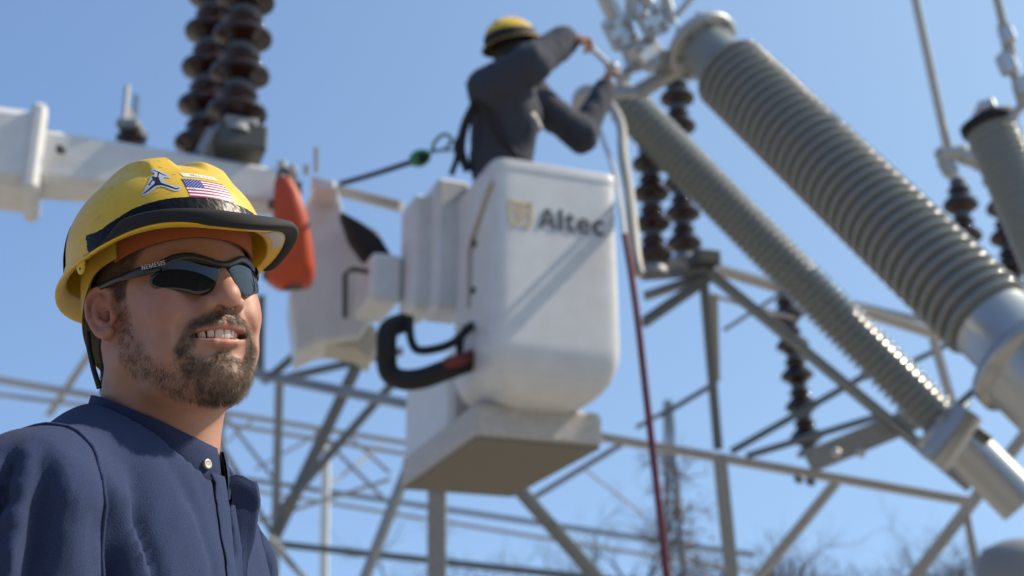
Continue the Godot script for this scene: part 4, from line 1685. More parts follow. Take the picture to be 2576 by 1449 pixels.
func curve(p: Array, sub: int) -> Array:
	var out := []
	for i in p.size() - 1:
		var a: Vector3 = p[maxi(i - 1, 0)]
		var b: Vector3 = p[i]
		var c: Vector3 = p[i + 1]
		var d: Vector3 = p[mini(i + 2, p.size() - 1)]
		for k in sub:
			out.append(b.cubic_interpolate(c, a, d, float(k) / sub))
	out.append(p[p.size() - 1])
	return out

## a plate with the given outline, standing square to the view, thick away from it
func prism(o: Node3D, called: String, outline: Array, d: float, thick: float, m: Material) -> MeshInstance3D:
	var pl := PackedVector2Array()
	for q in outline:
		pl.append(Vector2(q[0], q[1]))
	var mid := Vector2.ZERO
	for q in pl:
		mid += q / pl.size()
	var back := Vector3(-0.2, 0, -1).normalized() * thick
	var mb := MB.new()
	var idx := Geometry2D.triangulate_polygon(pl)
	var ch := minf(0.02, thick * 0.2)
	var front := []
	var rim := []
	for q in pl:
		var p := P(q.x, q.y, d)
		rim.append(p + back.normalized() * ch)
		var inn := P(mid.x, mid.y, d) - p
		front.append(p + inn.normalized() * ch)
	var fn := -back.normalized()
	for lay in 2:
		var s := mb.v.size()
		for i in pl.size():
			mb.add(front[i] if lay == 0 else rim[i] + back, fn if lay == 0 else -fn)
		var k := 0
		while k < idx.size():
			var t := [s + idx[k], s + idx[k + 1], s + idx[k + 2]]
			var nn: Vector3 = -(mb.v[t[1]] - mb.v[t[0]]).cross(mb.v[t[2]] - mb.v[t[0]])
			if nn.dot(mb.n[s]) < 0:
				mb.tri3(t[0], t[2], t[1])
			else:
				mb.tri3(t[0], t[1], t[2])
			k += 3
	var cen := P(mid.x, mid.y, d) + back / 2
	for i in pl.size():
		var j := (i + 1) % pl.size()
		for quadp in [[front[i], front[j], rim[j], rim[i]], [rim[i], rim[j], rim[j] + back, rim[i] + back]]:
			var nn: Vector3 = -(quadp[1] - quadp[0]).cross(quadp[2] - quadp[0]).normalized()
			if nn.dot((quadp[0] + quadp[2]) / 2 - cen) < 0:
				quadp.reverse()
			mb.flat_quad(quadp[0], quadp[1], quadp[2], quadp[3])
	return put(o, called, mb, m)
# ---------------------------------------------------------------- the rest of the substation
func orange_bag() -> void:
	var o := thing("tool_bag", "orange vinyl tool bag hung on the end of the white boom", "bag", P(725, 590, 6.75))
	var rows := []
	for r in [[452, 700, 728, 0.03], [462, 690, 736, 0.05], [500, 688, 757, 0.08], [560, 686, 776, 0.10], [620, 682, 786, 0.115], [680, 672, 792, 0.12], [705, 668, 790, 0.11], [722, 690, 778, 0.07], [726, 712, 760, 0.03]]:
		var row := []
		var a := P(r[1], r[0], 6.75)
		var b := P(r[2], r[0] - 4, 6.75)
		var c := (a + b) / 2
		var u := (b - a) / 2
		var w: Vector3 = Vector3(0.1, 0, 1).normalized() * r[3]
		for k in 28:
			var t := TAU * k / 28
			var q := Vector2(signf(cos(t)) * pow(absf(cos(t)), 0.7), signf(sin(t)) * pow(absf(sin(t)), 0.7))
			row.append(c + u * q.x + w * q.y + Vector3(0, 0, 1) * 0.012 * noise.get_noise_2d(k * 9.0, r[0] * 0.9))
		rows.append(row)
	var mb := MB.new()
	mb.sheet(rows, true)
	mb.closed()
	put(o, "pouch", mb, mat("orange_vinyl", lin(0.50, 0.060, 0.012), 0.5))
	for q in [[690, 515, 0.05], [680, 690, 0.06], [742, 716, 0.05]]:
		var t := MB.new()
		t.box(Transform3D(Basis().rotated(Vector3.UP, 0.2), P(q[0], q[1], 6.72)), Vector3(q[2] * 1.3, q[2], 0.03), 0.008)
		put(o, "canvas_patch", t, mat("canvas_patch", lin(0.13, 0.11, 0.075), 0.9))
	var h := MB.new()
	h.tube(curve([P(700, 455, 6.75), P(705, 432, 6.8), P(722, 430, 6.8), P(727, 455, 6.75)], 5), 0.012, 8)
	put(o, "hanging_loop", h, M["rubber_black"])

func lanyard() -> void:
	var o := thing("fall_lanyard", "green retractable lanyard stretched from boom to the lineman's harness", "lanyard", P(1055, 398, 6.6))
	var mb := MB.new()
	var a := P(1030, 408, 6.6)
	var b := P(1085, 386, 6.6)
	mb.lathe(frame_to(a, b), [Vector2(0.001, 0.0), Vector2(0.022, 0.006), Vector2(0.038, 0.03), Vector2(0.043, 0.055), Vector2(0.036, 0.085), Vector2(0.02, 0.105), Vector2(0.001, 0.11)], 20)
	put(o, "reel_case", mb, mat("green_plastic", lin(0.012, 0.20, 0.055), 0.35))
	var k := MB.new()
	k.lathe(frame_to(P(1062, 397, 6.575), P(1062, 397, 6.5)), [Vector2(0.026, -0.02), Vector2(0.026, 0.012), Vector2(0.018, 0.018), Vector2(0.001, 0.018)], 16)
	put(o, "reel_hub", k, M["rubber_black"])
	var s := MB.new()
	s.tube(curve([P(856, 462, 7.0), P(900, 450, 6.95), P(960, 432, 6.8), P(1030, 409, 6.62)], 4), 0.014, 8)
	put(o, "webbing", s, mat("webbing_dark", lin(0.02, 0.02, 0.022), 0.8))
	var l := MB.new()
	l.tube(curve([P(1085, 386, 6.6), P(1095, 355, 6.6), P(1118, 338, 6.58), P(1135, 350, 6.56), P(1120, 375, 6.58), P(1088, 380, 6.6)], 5), 0.009, 8)
	put(o, "ring", l, mat("green_ring", lin(0.10, 0.26, 0.17), 0.4))
	var l2 := MB.new()
	l2.tube([P(1088, 381, 6.6), P(1160, 376, 6.52)], 0.006, 6)
	put(o, "line", l2, mat("webbing_grey", lin(0.25, 0.26, 0.27), 0.7))

func bushings() -> void:
	var grey: Material = M["porcelain_grey"]
	# the thick one
	var f1 := P(2490, 806, 6.45)
	var h1 := P(1832, 178, 7.95)
	var o := bushing("breaker_bushing", "thickest grey ribbed bushing slanting from upper centre to right edge", f1, h1, 0.228, 34, grey, 0.84)
	var ax := (h1 - f1).normalized()
	var l := f1.distance_to(h1)
	var n := MB.new()
	n.lathe(Transform3D(), [Vector2(0.17, l), Vector2(0.17, l + 0.02), Vector2(0.165, l + 0.04), Vector2(0.165, l + 0.26)], 40)
	part("neck", n.mesh(), M["polymer_grey"], o)
	var c := MB.new()
	c.lathe(Transform3D(), [Vector2(0.165, l + 0.25), Vector2(0.215, l + 0.255), Vector2(0.228, l + 0.27), Vector2(0.228, l + 0.30), Vector2(0.215, l + 0.318), Vector2(0.10, l + 0.325), Vector2(0.08, l + 0.34), Vector2(0.08, l + 0.40), Vector2(0.06, l + 0.41), Vector2(0.001, l + 0.41)], 40)
	part("top_plate", c.mesh(), M["cast_aluminium"], o)
	for k in 8:
		var b := MB.new()
		var an := TAU * k / 8
		b.lathe(Transform3D(Basis(), Vector3(cos(an) * 0.195, l + 0.31, sin(an) * 0.195)), [Vector2(0.016, -0.08), Vector2(0.016, 0.04), Vector2(0.001, 0.045)], 8)
		part("bolt", b.mesh(), M["aluminium"], o)
	# its turret
	var t := MB.new()
	t.lathe(Transform3D(), [Vector2(0.20, -1.7), Vector2(0.262, -1.69), Vector2(0.262, -0.35), Vector2(0.262, -0.31), Vector2(0.30, -0.305), Vector2(0.30, -0.25), Vector2(0.20, -0.245), Vector2(0.20, -0.02), Vector2(0.19, 0.0)], 56)
	part("turret", t.mesh(), M["tank_metal"], o)
	# the thinner one behind
	var f2 := P(2352, 1045, 8.1)
	var h2 := P(1572, 258, 9.0)
	var o2 := bushing("breaker_bushing", "thin grey ribbed bushing running parallel below the thickest one", f2, h2, 0.142, 56, M["polymer_grey"], 0.78)
	var l2 := f2.distance_to(h2)
	var c2 := MB.new()
	c2.lathe(Transform3D(), [Vector2(0.10, l2), Vector2(0.12, l2 + 0.01), Vector2(0.12, l2 + 0.05), Vector2(0.06, l2 + 0.06), Vector2(0.05, l2 + 0.16), Vector2(0.001, l2 + 0.165)], 28)
	part("top_plate", c2.mesh(), M["cast_aluminium"], o2)
	var t2 := MB.new()
	t2.lathe(Transform3D(), [Vector2(0.14, -0.7), Vector2(0.14, -0.10), Vector2(0.20, -0.095), Vector2(0.20, -0.045), Vector2(0.12, -0.04), Vector2(0.11, 0.0)], 40)
	part("turret", t2.mesh(), M["tank_metal"], o2)
	# short stub tube beside the turret
	var sb := thing("tank_stub", "short grey metal pipe stub beside the turret at lower right", "pipe", P(2405, 1055, 6.5))
	var s := MB.new()
	s.lathe(frame_to(P(2345, 1165, 6.5), P(2432, 1040, 6.5)), [Vector2(0.001, 0.0), Vector2(0.072, 0.002), Vector2(0.078, 0.008), Vector2(0.078, 0.30), Vector2(0.001, 0.302)], 32)
	put(sb, "pipe", s, M["tank_metal"])
	var s2 := MB.new()
	s2.box(Transform3D(Basis(Vector3(0, 0, 1), 0.7), P(2420, 1010, 6.55)), Vector3(0.30, 0.035, 0.10), 0.008)
	put(sb, "bracket", s2, M["galvanised"])
	var s3 := MB.new()
	s3.box(Transform3D(Basis(Vector3(0, 0, 1), -0.7), P(2440, 1075, 6.6)), Vector3(0.22, 0.03, 0.10), 0.008)
	put(sb, "bracket", s3, M["dark_steel"])
	# the one at the right edge
	var f3 := P(2680, 760, 7.6)
	var h3 := P(2492, 322, 8.0)
	var o3 := bushing("breaker_bushing", "grey bushing with black top ring at the right edge", f3, h3, 0.152, 26, M["polymer_grey"], 0.9)
	var l3 := f3.distance_to(h3)
	var c3 := MB.new()
	c3.lathe(Transform3D(), [Vector2(0.13, l3), Vector2(0.165, l3 + 0.003), Vector2(0.165, l3 + 0.05), Vector2(0.12, l3 + 0.055)], 32)
	part("top_ring", c3.mesh(), M["rubber_black"], o3)
	var c4 := MB.new()
	c4.box(Transform3D(Basis(), Vector3(0.06, l3 + 0.09, 0.02)), Vector3(0.20, 0.07, 0.10), 0.015)
	part("terminal_clamp", c4.mesh(), M["aluminium"], o3)
	# an elbow to the side and a jumper up
	var cl := thing("jumper_conductor", "metal jumper bar and clamps hanging in at the upper right corner", "conductor", P(2520, 150, 7.8))
	for q in [[[2496, -60], [2524, 60], 0.05], [[2524, 60], [2545, 150], 0.075], [[2545, 150], [2556, 205], 0.05], [[2556, 205], [2600, 200], 0.045], [[2560, 210], [2575, 262], 0.07], [[2575, 262], [2540, 300], 0.05], [[2575, 262], [2640, 240], 0.06]]:
		beam(cl, "bar", P(q[0][0], q[0][1], 7.8), P(q[1][0], q[1][1], 7.8), q[2], M["cast_aluminium"], "round")
	for q in [[2534, 90, 0.10], [2534, 160, 0.13], [2575, 215, 0.12]]:
		var b := MB.new()
		b.box(Transform3D(Basis(Vector3(0, 0, 1), 0.25), P(q[0], q[1], 7.78)), Vector3(q[2] * 0.7, q[2], 0.08), 0.012)
		put(cl, "clamp", b, M["aluminium"])
	var rod := thing("bus_rod", "slim pale metal rod standing against the sky at the upper right", "rod", P(2380, 360, 8.2))
	beam(rod, "tube", P(2285, -90, 8.2), P(2384, 372, 8.2), 0.056, M["aluminium"], "round")

func connectors() -> void:
	var al: Material = M["aluminium"]
	var o := thing("terminal_connector", "bolted aluminium pad connectors joining jumpers to the thick bushing's top", "connector", P(1640, 120, 8.3))
	# pads with bolts
	for q in [[1562, 84, 0.45, 0.20], [1634, 134, 0.75, 0.20], [1640, 55, 0.5, 0.18]]:
		var c := P(q[0], q[1], 8.1)
		var bs: Basis = Basis(Vector3(0, 0, 1), q[2]).rotated(Vector3.UP, 0.35)
		var b := MB.new()
		b.box(Transform3D(bs, c), Vector3(q[3], q[3], 0.05), 0.015)
		var pad := put(o, "pad", b, al)
		for i in 4:
			var bb := MB.new()
			var pp: Vector3 = c + bs * Vector3((0.26 if i % 2 else -0.26) * q[3], (0.26 if i < 2 else -0.26) * q[3], 0.03)
			bb.lathe(frame_to(pp, pp + bs.z), [Vector2(0.021, -0.01), Vector2(0.021, 0.018), Vector2(0.012, 0.024), Vector2(0.001, 0.024)], 10)
			put2(o, pad, "bolt", bb, M["cast_aluminium"])
	for q in [[1500, -60, 1552, 55, 0.11], [1588, -40, 1590, 52, 0.085], [1605, -60, 1640, 35, 0.09], [1700, 40, 1770, -40, 0.04], [1672, -10, 1690, 60, 0.08]]:
		beam(o, "jumper_tube", P(q[0], q[1], 8.15), P(q[2], q[3], 8.15), q[4], al, "round")
	# cast arms down to the smaller bushing
	for q in [[1600, 150, 1668, 160, 0.09], [1575, 100, 1600, 175, 0.08], [1660, 160, 1720, 170, 0.10], [1600, 235, 1720, 165, 0.075], [1500, 232, 1610, 232, 0.06], [1560, 215, 1580, 175, 0.05], [1725, 165, 1780, 60, 0.09]]:
		beam(o, "arm", P(q[0], q[1], 8.25), P(q[2], q[3], 8.2), q[4], M["cast_aluminium"], "box")
	var ring := MB.new()
	var pts := []
	for k in 15:
		var a := TAU * k / 14.0
		pts.append(P(1482 + 24 * cos(a), 262 + 30 * sin(a), 8.2 + 0.03 * sin(a)))
	ring.tube(pts, 0.052, 12, false)
	put(o, "clamp_ring", ring, M["cast_aluminium"])
	var st := MB.new()
	st.tube([P(1470, 300, 8.1), P(1500, 318, 8.1)], 0.028, 10)
	put(o, "clamp_screw", st, al)
	# the hot stick or strap that he works with
	var ht := thing("ratchet_wrench", "pale steel wrench between the lineman's hands", "wrench", P(1510, 145, 6.9))
	beam(ht, "shaft", P(1478, 112, 6.75), P(1536, 166, 7.0), 0.03, al, "round")
	var head := MB.new()
	head.lathe(frame_to(P(1538, 168, 7.0), P(1545, 175, 7.03)), [Vector2(0.001, -0.02), Vector2(0.03, -0.018), Vector2(0.034, 0.0), Vector2(0.03, 0.02), Vector2(0.001, 0.022)], 14)
	put(ht, "socket_head", head, al)

func cables() -> void:
	var o := thing("ground_cable", "grey and dark red grounding cable hanging down past the bucket", "cable", P(1600, 700, 5.9))
	var g := MB.new()
	g.tube(curve([P(1500, 246, 8.0), P(1535, 262, 7.7), P(1562, 315, 7.3), P(1568, 390, 6.9), P(1582, 480, 6.5), P(1592, 570, 6.2), P(1600, 650, 6.0), P(1608, 690, 5.95)], 6), 0.027, 10)
	put(o, "grey_lead", g, mat("cable_grey", lin(0.30, 0.29, 0.26), 0.5))
	var g2 := MB.new()
	g2.tube(curve([P(1500, 300, 7.6), P(1520, 360, 7.2), P(1545, 430, 6.7), P(1562, 520, 6.3), P(1572, 600, 6.0)], 5), 0.013, 8)
	put(o, "clear_lead", g2, mat("cable_clear", lin(0.55, 0.54, 0.51), 0.3))
	var r := MB.new()
	r.tube(curve([P(1572, 590, 6.0), P(1590, 700, 5.9), P(1606, 820, 5.8), P(1624, 980, 5.7), P(1645, 1160, 5.6), P(1664, 1330, 5.5), P(1690, 1560, 5.4), P(1740, 1950, 5.2)], 6), 0.0155, 10)
	put(o, "red_lead", r, mat("cable_red", lin(0.115, 0.014, 0.018), 0.32))

func insulators() -> void:
	# twin stack behind the boom
	var b1 := P(594, 318, 7.0)
	insulator("front brown insulator of the twin stack above the boom", b1, 7, 0.222, 0.155)
	var b2 := P(506, 398, 7.5)
	insulator("rear brown insulator of the twin stack above the boom", b2, 8, 0.235, 0.155)
	var pd := thing("switch_pedestal", "dark grey steel channel pedestal under the twin brown insulators", "pedestal", P(595, 360, 7.0))
	var m := MB.new()
	m.box(Transform3D(Basis(Vector3.UP, 0.35), P(598, 372, 7.05)), Vector3(0.25, 0.14, 0.34), 0.012)
	put(pd, "channel", m, M["dark_steel"])
	var m2 := MB.new()
	m2.box(Transform3D(Basis(Vector3.UP, 0.35), P(600, 322, 7.0)), Vector3(0.17, 0.05, 0.2), 0.012)
	put(pd, "cap_plate", m2, M["galvanised"])
	beam(pd, "brace", P(545, 330, 6.95), P(512, 390, 6.95), 0.07, M["galvanised"], "L")
	# the low one with two blades
	var b3 := P(322, 420, 7.2)
	var i3 := insulator("squat brown insulator with two upright metal blades behind the boom", b3, 1, 0.20, 0.125)
	var j := MB.new()
	j.box(Transform3D(Basis(), Vector3(0, 0.215, 0)), Vector3(0.20, 0.05, 0.12), 0.01)
	part("jaw_base", j.mesh(), M["galvanised"], i3)
	for q in [[-0.085, 0.34, 0.26], [0.085, 0.33, 0.22], [-0.03, 0.28, 0.10], [0.03, 0.28, 0.10]]:
		var bl := MB.new()
		bl.box(Transform3D(Basis(Vector3(0, 0, 1), -0.03), Vector3(q[0], q[1], 0.02)), Vector3(0.04 if absf(q[0]) > 0.05 else 0.012, q[2], 0.03), 0.008)
		part("blade", bl.mesh(), M["aluminium"], i3)
	# behind the bushings, centre
	insulator("tall brown insulator seen between the two slanting bushings", P(1722, 640, 9.4), 6, 0.225, 0.125)
	insulator("brown insulator close behind the bucket's right side", P(1645, 668, 8.8), 5, 0.215, 0.122)
	insulator("brown insulator below the pale rod near the right edge", P(2440, 705, 9.6), 3, 0.245, 0.125)
	insulator("brown insulator half hidden behind the bushing at the right edge", P(2560, 780, 9.9), 5, 0.24, 0.13)
	var f := thing("bus_clamp", "grey metal clamp between pale rod and brown insulator", "clamp", P(2400, 390, 9.0))
	for q in [[2395, 385, 0.22, 0.10, 0.1], [2440, 395, 0.16, 0.12, -0.3], [2385, 420, 0.10, 0.16, 0.4], [2480, 400, 0.20, 0.14, 0.2]]:
		var c := MB.new()
		c.box(Transform3D(Basis(Vector3(0, 0, 1), q[4]), P(q[0], q[1], 8.9)), Vector3(q[2], q[3], 0.10), 0.03)
		put(f, "casting", c, M["cast_aluminium"])
	# leaning one in the lower right truss
	var a := P(2034, 1128, 10.0)
	var b := P(1975, 745, 10.2)
	insulator("slim brown insulator inside the steel truss at lower right", a, 5, a.distance_to(b) / 5.0, 0.125, "brown porcelain insulators", (b - a).normalized())

func steel() -> void:
	var g: Material = M["galvanised"]
	var w: Material = M["galvanised_warm"]
	var d := mat("galvanised_dull", lin(0.15, 0.16, 0.155), 0.6, 0.2)
	# the beam behind the boom that carries the tall insulators
	var bb := thing("support_beam", "steel beam hidden behind the white boom carrying the brown insulators", "beam", P(420, 450, 7.6))
	beam(bb, "channel", P(-500, 370, 7.3), P(760, 478, 7.7), 0.12, d, "C")
	# frame on the left, behind the man
	var o := thing("lattice_frame", "galvanised steel lattice frame behind the man's chin and the bucket", "steel frame", P(700, 1449, 13))
	for q in [
		[704, 945, 686, 1640, 0.085, 13.2, 13.2, g, "L"], [580, 925, 1120, 1034, 0.10, 13, 12.2, g, "L"], [655, 740, 652, 950, 0.085, 13.4, 13.2, d, "L"],
		[660, 955, 745, 880, 0.10, 13, 12.8, d, "L"], [705, 950, 1010, 880, 0.08, 13, 12.6, d, "L"], [912, 890, 692, 1350, 0.085, 12.8, 13.2, d, "L"],
		[985, 968, 700, 1290, 0.06, 12.6, 13.0, d, "L"], [520, 1050, 720, 1400, 0.055, 13.0, 13.1, d, "L"], [690, 1368, 1560, 1462, 0.115, 13.2, 12.0, d, "C"],
		[1052, 1110, 900, 1500, 0.07, 11.4, 11.4, g, "L"], [1100, 1225, 1098, 1640, 0.13, 9.4, 9.4, g, "box"], [1300, 1225, 1520, 1475, 0.12, 9.6, 9.6, d, "C"],
		[555, 1340, 980, 1205, 0.04, 14.5, 13.5, w, "L"], [560, 1010, 560, 1500, 0.05, 15, 15, g, "L"], [700, 1380, 780, 1470, 0.06, 13.0, 13.0, g, "L"]]:
		beam(o, "member", P(q[0], q[1], q[5]), P(q[2], q[3], q[6]), q[4], q[7], q[8])
	var gp := MB.new()
	gp.box(Transform3D(Basis(Vector3(0, 0, 1), -0.75), P(690, 1376, 12.9)), Vector3(0.20, 0.11, 0.03), 0.01)
	put(o, "gusset", gp, w)
	var pp := thing("white_pipe", "white vertical pipe behind the left lattice frame", "pipe", P(816, 1449, 16))
	beam(pp, "tube", P(821, 1125, 16), P(812, 1640, 16), 0.105, mat("white_paint", lin(0.62, 0.64, 0.64), 0.5), "round")
	# a far gantry of thin members
	var far := thing("far_gantry", "distant thin steel gantry crossing behind the left lattice frame", "gantry", P(700, 1449, 24))
	for q in [[-700, 835, 560, 1050, 0.10], [-700, 905, 560, 1062, 0.06], [120, 1040, 250, 846, 0.10], [250, 846, 330, 1010, 0.06], [-300, 905, -180, 960, 0.06], [-480, 880, -470, 1700, 0.10], [520, 1030, 1180, 1140, 0.075], [520, 1058, 1180, 1168, 0.06], [530, 1192, 1900, 1396, 0.075], [520, 1215, 1900, 1440, 0.05], [560, 1040, 700, 1220, 0.04], [640, 1180, 800, 1090, 0.04], [790, 1080, 960, 1250, 0.045], [880, 1100, 980, 1190, 0.035], [520, 1150, 640, 1050, 0.04], [960, 1120, 800, 1240, 0.04]]:
		beam(far, "member", P(q[0], q[1], 24), P(q[2], q[3], 23), q[4] * 1.3, w if int(q[0]) % 20 == 0 else g, "L")
	# truss on the right
	var r := thing("steel_truss", "pale steel truss under the bushings at lower right", "steel frame", P(1850, 1449, 9))
	for q in [
		[1400, 1080, 2440, 1262, 0.088, 9.05, 8.6, w, "C"], [1772, 715, 1808, 1130, 0.062, 9.0, 9.0, d, "L"], [1812, 1140, 1862, 1640, 0.09, 8.6, 8.6, g, "L"], [1796, 740, 1802, 960, 0.05, 9.1, 9.1, w, "L"],
		[1600, 648, 1800, 692, 0.10, 9.2, 9.0, w, "C"], [1612, 690, 1790, 678, 0.07, 9.0, 9.0, g, "L"], [1618, 812, 1795, 690, 0.11, 8.9, 9.0, d, "C"], [1618, 742, 1780, 688, 0.07, 9.1, 9.0, g, "L"],
		[1790, 684, 2446, 1222, 0.080, 8.9, 8.4, d, "L"], [1800, 676, 2120, 770, 0.10, 10.2, 10.4, w, "C"], [2100, 760, 2420, 862, 0.10, 10.4, 10.6, w, "C"], [2060, 740, 2560, 860, 0.05, 11, 11, g, "L"],
		[1840, 1135, 2210, 925, 0.05, 9.6, 9.8, d, "L"], [1880, 1146, 2230, 1040, 0.05, 9.4, 9.6, d, "L"], [2105, 1212, 1870, 1500, 0.06, 9.2, 9.2, w, "L"],
		[2590, 1080, 2270, 1490, 0.07, 9.0, 9.0, w, "L"], [2425, 1255, 2500, 1640, 0.05, 9.0, 9.0, w, "L"], [1662, 1045, 1800, 962, 0.04, 10, 10, d, "L"], [1580, 1108, 1330, 1260, 0.04, 11, 11, g, "L"],
		[1465, 1175, 1620, 1295, 0.022, 12, 12, w, "L"], [1820, 830, 1960, 740, 0.03, 10, 10, g, "L"], [2352, 850, 2400, 1015, 0.062, 8.6, 8.4, w, "L"], [1770, 735, 2000, 800, 0.035, 10, 10, w, "L"],
		[1600, 1075, 1690, 1025, 0.04, 11, 11, g, "L"], [2255, 930, 2420, 850, 0.06, 9.8, 9.8, d, "C"], [2330, 800, 2470, 905, 0.05, 10, 10, d, "L"]]:
		beam(r, "member", P(q[0], q[1], q[5]), P(q[2], q[3], q[6]), q[4], q[7], q[8])
	var pl := MB.new()
	pl.box(frame_to(P(2035, 1162, 8.7), P(2300, 1052, 8.6), Vector3(0.2, 1, 0.3)) * Transform3D(Basis(), Vector3(0, 0.36, 0)), Vector3(0.05, 0.74, 0.15), 0.01)
	var pt := put(r, "splice_plate", pl, g)
	for q in [[2104, 1140], [2166, 1140], [2010, 1205], [2040, 1212]]:
		var b := MB.new()
		var c := P(q[0], q[1], 8.5)
		b.lathe(frame_to(c - cam_xf.basis.z * 0.02, c + cam_xf.basis.z), [Vector2(0.03, 0.0), Vector2(0.03, 0.03), Vector2(0.018, 0.04), Vector2(0.001, 0.04)], 10)
		put2(r, pt, "bolt", b, M["aluminium"] if q[1] < 1180 else d)
	var hp := thing("post_head", "dark steel head block on the right truss post under brown insulators", "bracket", P(1770, 655, 9))
	var hb := MB.new()
	hb.box(Transform3D(Basis(Vector3.UP, 0.3), P(1770, 656, 9.0)), Vector3(0.17, 0.10, 0.2), 0.012)
	put(hp, "block", hb, M["dark_steel"])
	# tank at the corner
	var tk := thing("equipment_tank", "rounded grey tank top in the lower right corner", "tank", P(2600, 1449, 9))
	var tb := MB.new()
	var c := P(2590, 1560, 8.5)
	tb.lathe(Transform3D(Basis(), c), [Vector2(0.30, -1.6), Vector2(0.30, 0.25), Vector2(0.285, 0.36), Vector2(0.23, 0.44), Vector2(0.12, 0.49), Vector2(0.001, 0.50)], 36)
	put(tk, "shell", tb, mat("tank_paint", lin(0.22, 0.23, 0.24), 0.45))

# ---------------------------------------------------------------- bare trees and vines
func twig(mb: MB, a: Vector3, d: Vector3, l: float, r: float, depth: int, rng: RandomNumberGenerator, lo := 0) -> void:
	var p := a
	var dir := d
	var pts := [p]
	var rad := [r]
	for i in 4:
		dir = (dir + Vector3(rng.randfn(), rng.randfn() + 0.15, rng.randfn()) * 0.16).normalized()
		p += dir * l / 4
		pts.append(p)
		rad.append(r * (1.0 - 0.5 * (i + 1) / 4.0))
	mb.tube(pts, rad, 6 if depth > 2 else 4, false)
	if depth <= 0:
		return
	for i in (3 if depth > 1 else 4):
		var k := rng.randi_range(1, 4)
		var sd := dir.cross(Vector3(rng.randfn(), rng.randfn(), rng.randfn())).normalized()
		twig(mb, pts[k], (dir * 0.7 + sd * rng.randf_range(0.5, 1.0)).normalized(), l * rng.randf_range(0.55, 0.8), rad[k] * 0.7, depth - 1, rng)

func bare_tree(label: String, foot: Vector3, height: float, seed_: int, leafy := 0) -> void:
	var rng := RandomNumberGenerator.new()
	rng.seed = seed_
	var o := thing("bare_tree", label, "tree", foot, "bare winter trees")
	var t := MB.new()
	t.tube([foot, foot + Vector3(0.05, height * 0.25, 0), foot + Vector3(0.0, height * 0.5, 0.1)], [height * 0.022, height * 0.016, height * 0.010], 8)
	put(o, "trunk", t, mat("bark", lin(0.11, 0.085, 0.065), 0.9))
	var c := MB.new()
	for i in 12:
		var y := height * rng.randf_range(0.22, 0.5)
		var a := rng.randf() * TAU
		twig(c, foot + Vector3(0.02, y, 0.05), Vector3(cos(a) * 0.75, 0.75, sin(a) * 0.75).normalized(), height * 0.26, height * 0.013, 4, rng)
	put(o, "crown", c, mat("twig", lin(0.085, 0.065, 0.055), 0.9))

func vine_tower() -> void:
	var rng := RandomNumberGenerator.new()
	rng.seed = 77
	var foot := P(1706, 1449, 17)
	foot.y = 0.0
	var o := thing("vine_tower", "slim lattice mast overgrown with dry brown vines behind red cable", "mast", foot)
	var top := P(1672, 965, 17).y
	var w := 0.24
	for s in [[-1, -1], [1, -1], [1, 1], [-1, 1]]:
		beam(o, "leg", foot + Vector3(s[0] * w, 0, s[1] * w), Vector3(foot.x - 0.05, top, foot.z) + Vector3(s[0], 0, s[1]) * 0.02, 0.05, M["galvanised"], "L")
	for i in 14:
		var t0 := i / 14.0
		var t1 := (i + 1) / 14.0
		var s := 1.0 if i % 2 == 0 else -1.0
		beam(o, "brace", foot.lerp(Vector3(foot.x, top, foot.z), t0) + Vector3(-s * w * (1 - t0), 0, w * (1 - t0)), foot.lerp(Vector3(foot.x, top, foot.z), t1) + Vector3(s * w * (1 - t1), 0, w * (1 - t1)), 0.035, M["galvanised"], "L")
	var v := MB.new()
	for i in 60:
		var y := rng.randf_range(1.5, top * 0.88)
		var k := 1.0 - y / top
		var a := rng.randf() * TAU
		twig(v, Vector3(foot.x, y, foot.z) + Vector3(cos(a), 0, sin(a)) * w * k, Vector3(cos(a) * 0.5, rng.randf_range(-0.6, 0.9), sin(a) * 0.5).normalized(), 0.38, 0.012, 2, rng)
	put(o, "vines", v, mat("vine", lin(0.13, 0.095, 0.06), 0.9))
	var lf := MB.new()
	for i in 700:
		var y := rng.randf_range(1.5, top * 0.80)
		var k := 1.0 - y / top
		var p := Vector3(foot.x, y, foot.z) + Vector3(rng.randfn(), rng.randfn() * 0.3, rng.randfn()) * (0.10 + 0.28 * k)
		var u := Vector3(rng.randfn(), rng.randfn(), rng.randfn()).normalized() * rng.randf_range(0.02, 0.045)
		var q := u.cross(Vector3(rng.randfn(), rng.randfn(), rng.randfn())).normalized() * u.length() * 0.7
		lf.flat_quad(p - u, p + q, p + u, p - q)
	var l := put(o, "dry_leaves", lf, mat("dry_leaf", lin(0.17, 0.11, 0.045), 0.85))
	l.set_meta("kind", "stuff")

func grounds() -> void:
	var mb := MB.new()
	var n := 24
	var rows := []
	for j in n + 1:
		var row := []
		for i in n + 1:
			row.append(Vector3(lerpf(-220, 220, float(i) / n), 0, lerpf(-260, 180, float(j) / n)))
		rows.append(row)
	mb.sheet(rows)
	mb.smooth()
	var gm := mat("gravel", Color.WHITE, 0.95)
	gm.albedo_texture = noise_tex(0.06, 41, lin(0.23, 0.21, 0.175), lin(0.42, 0.385, 0.33), false, 0, 5)
	tri(gm, 0.6, true)
	var o := part("ground", mb.mesh(), gm, self)
	o.set_meta("kind", "structure")
	o.set_meta("label", "gravel yard ground of the substation")

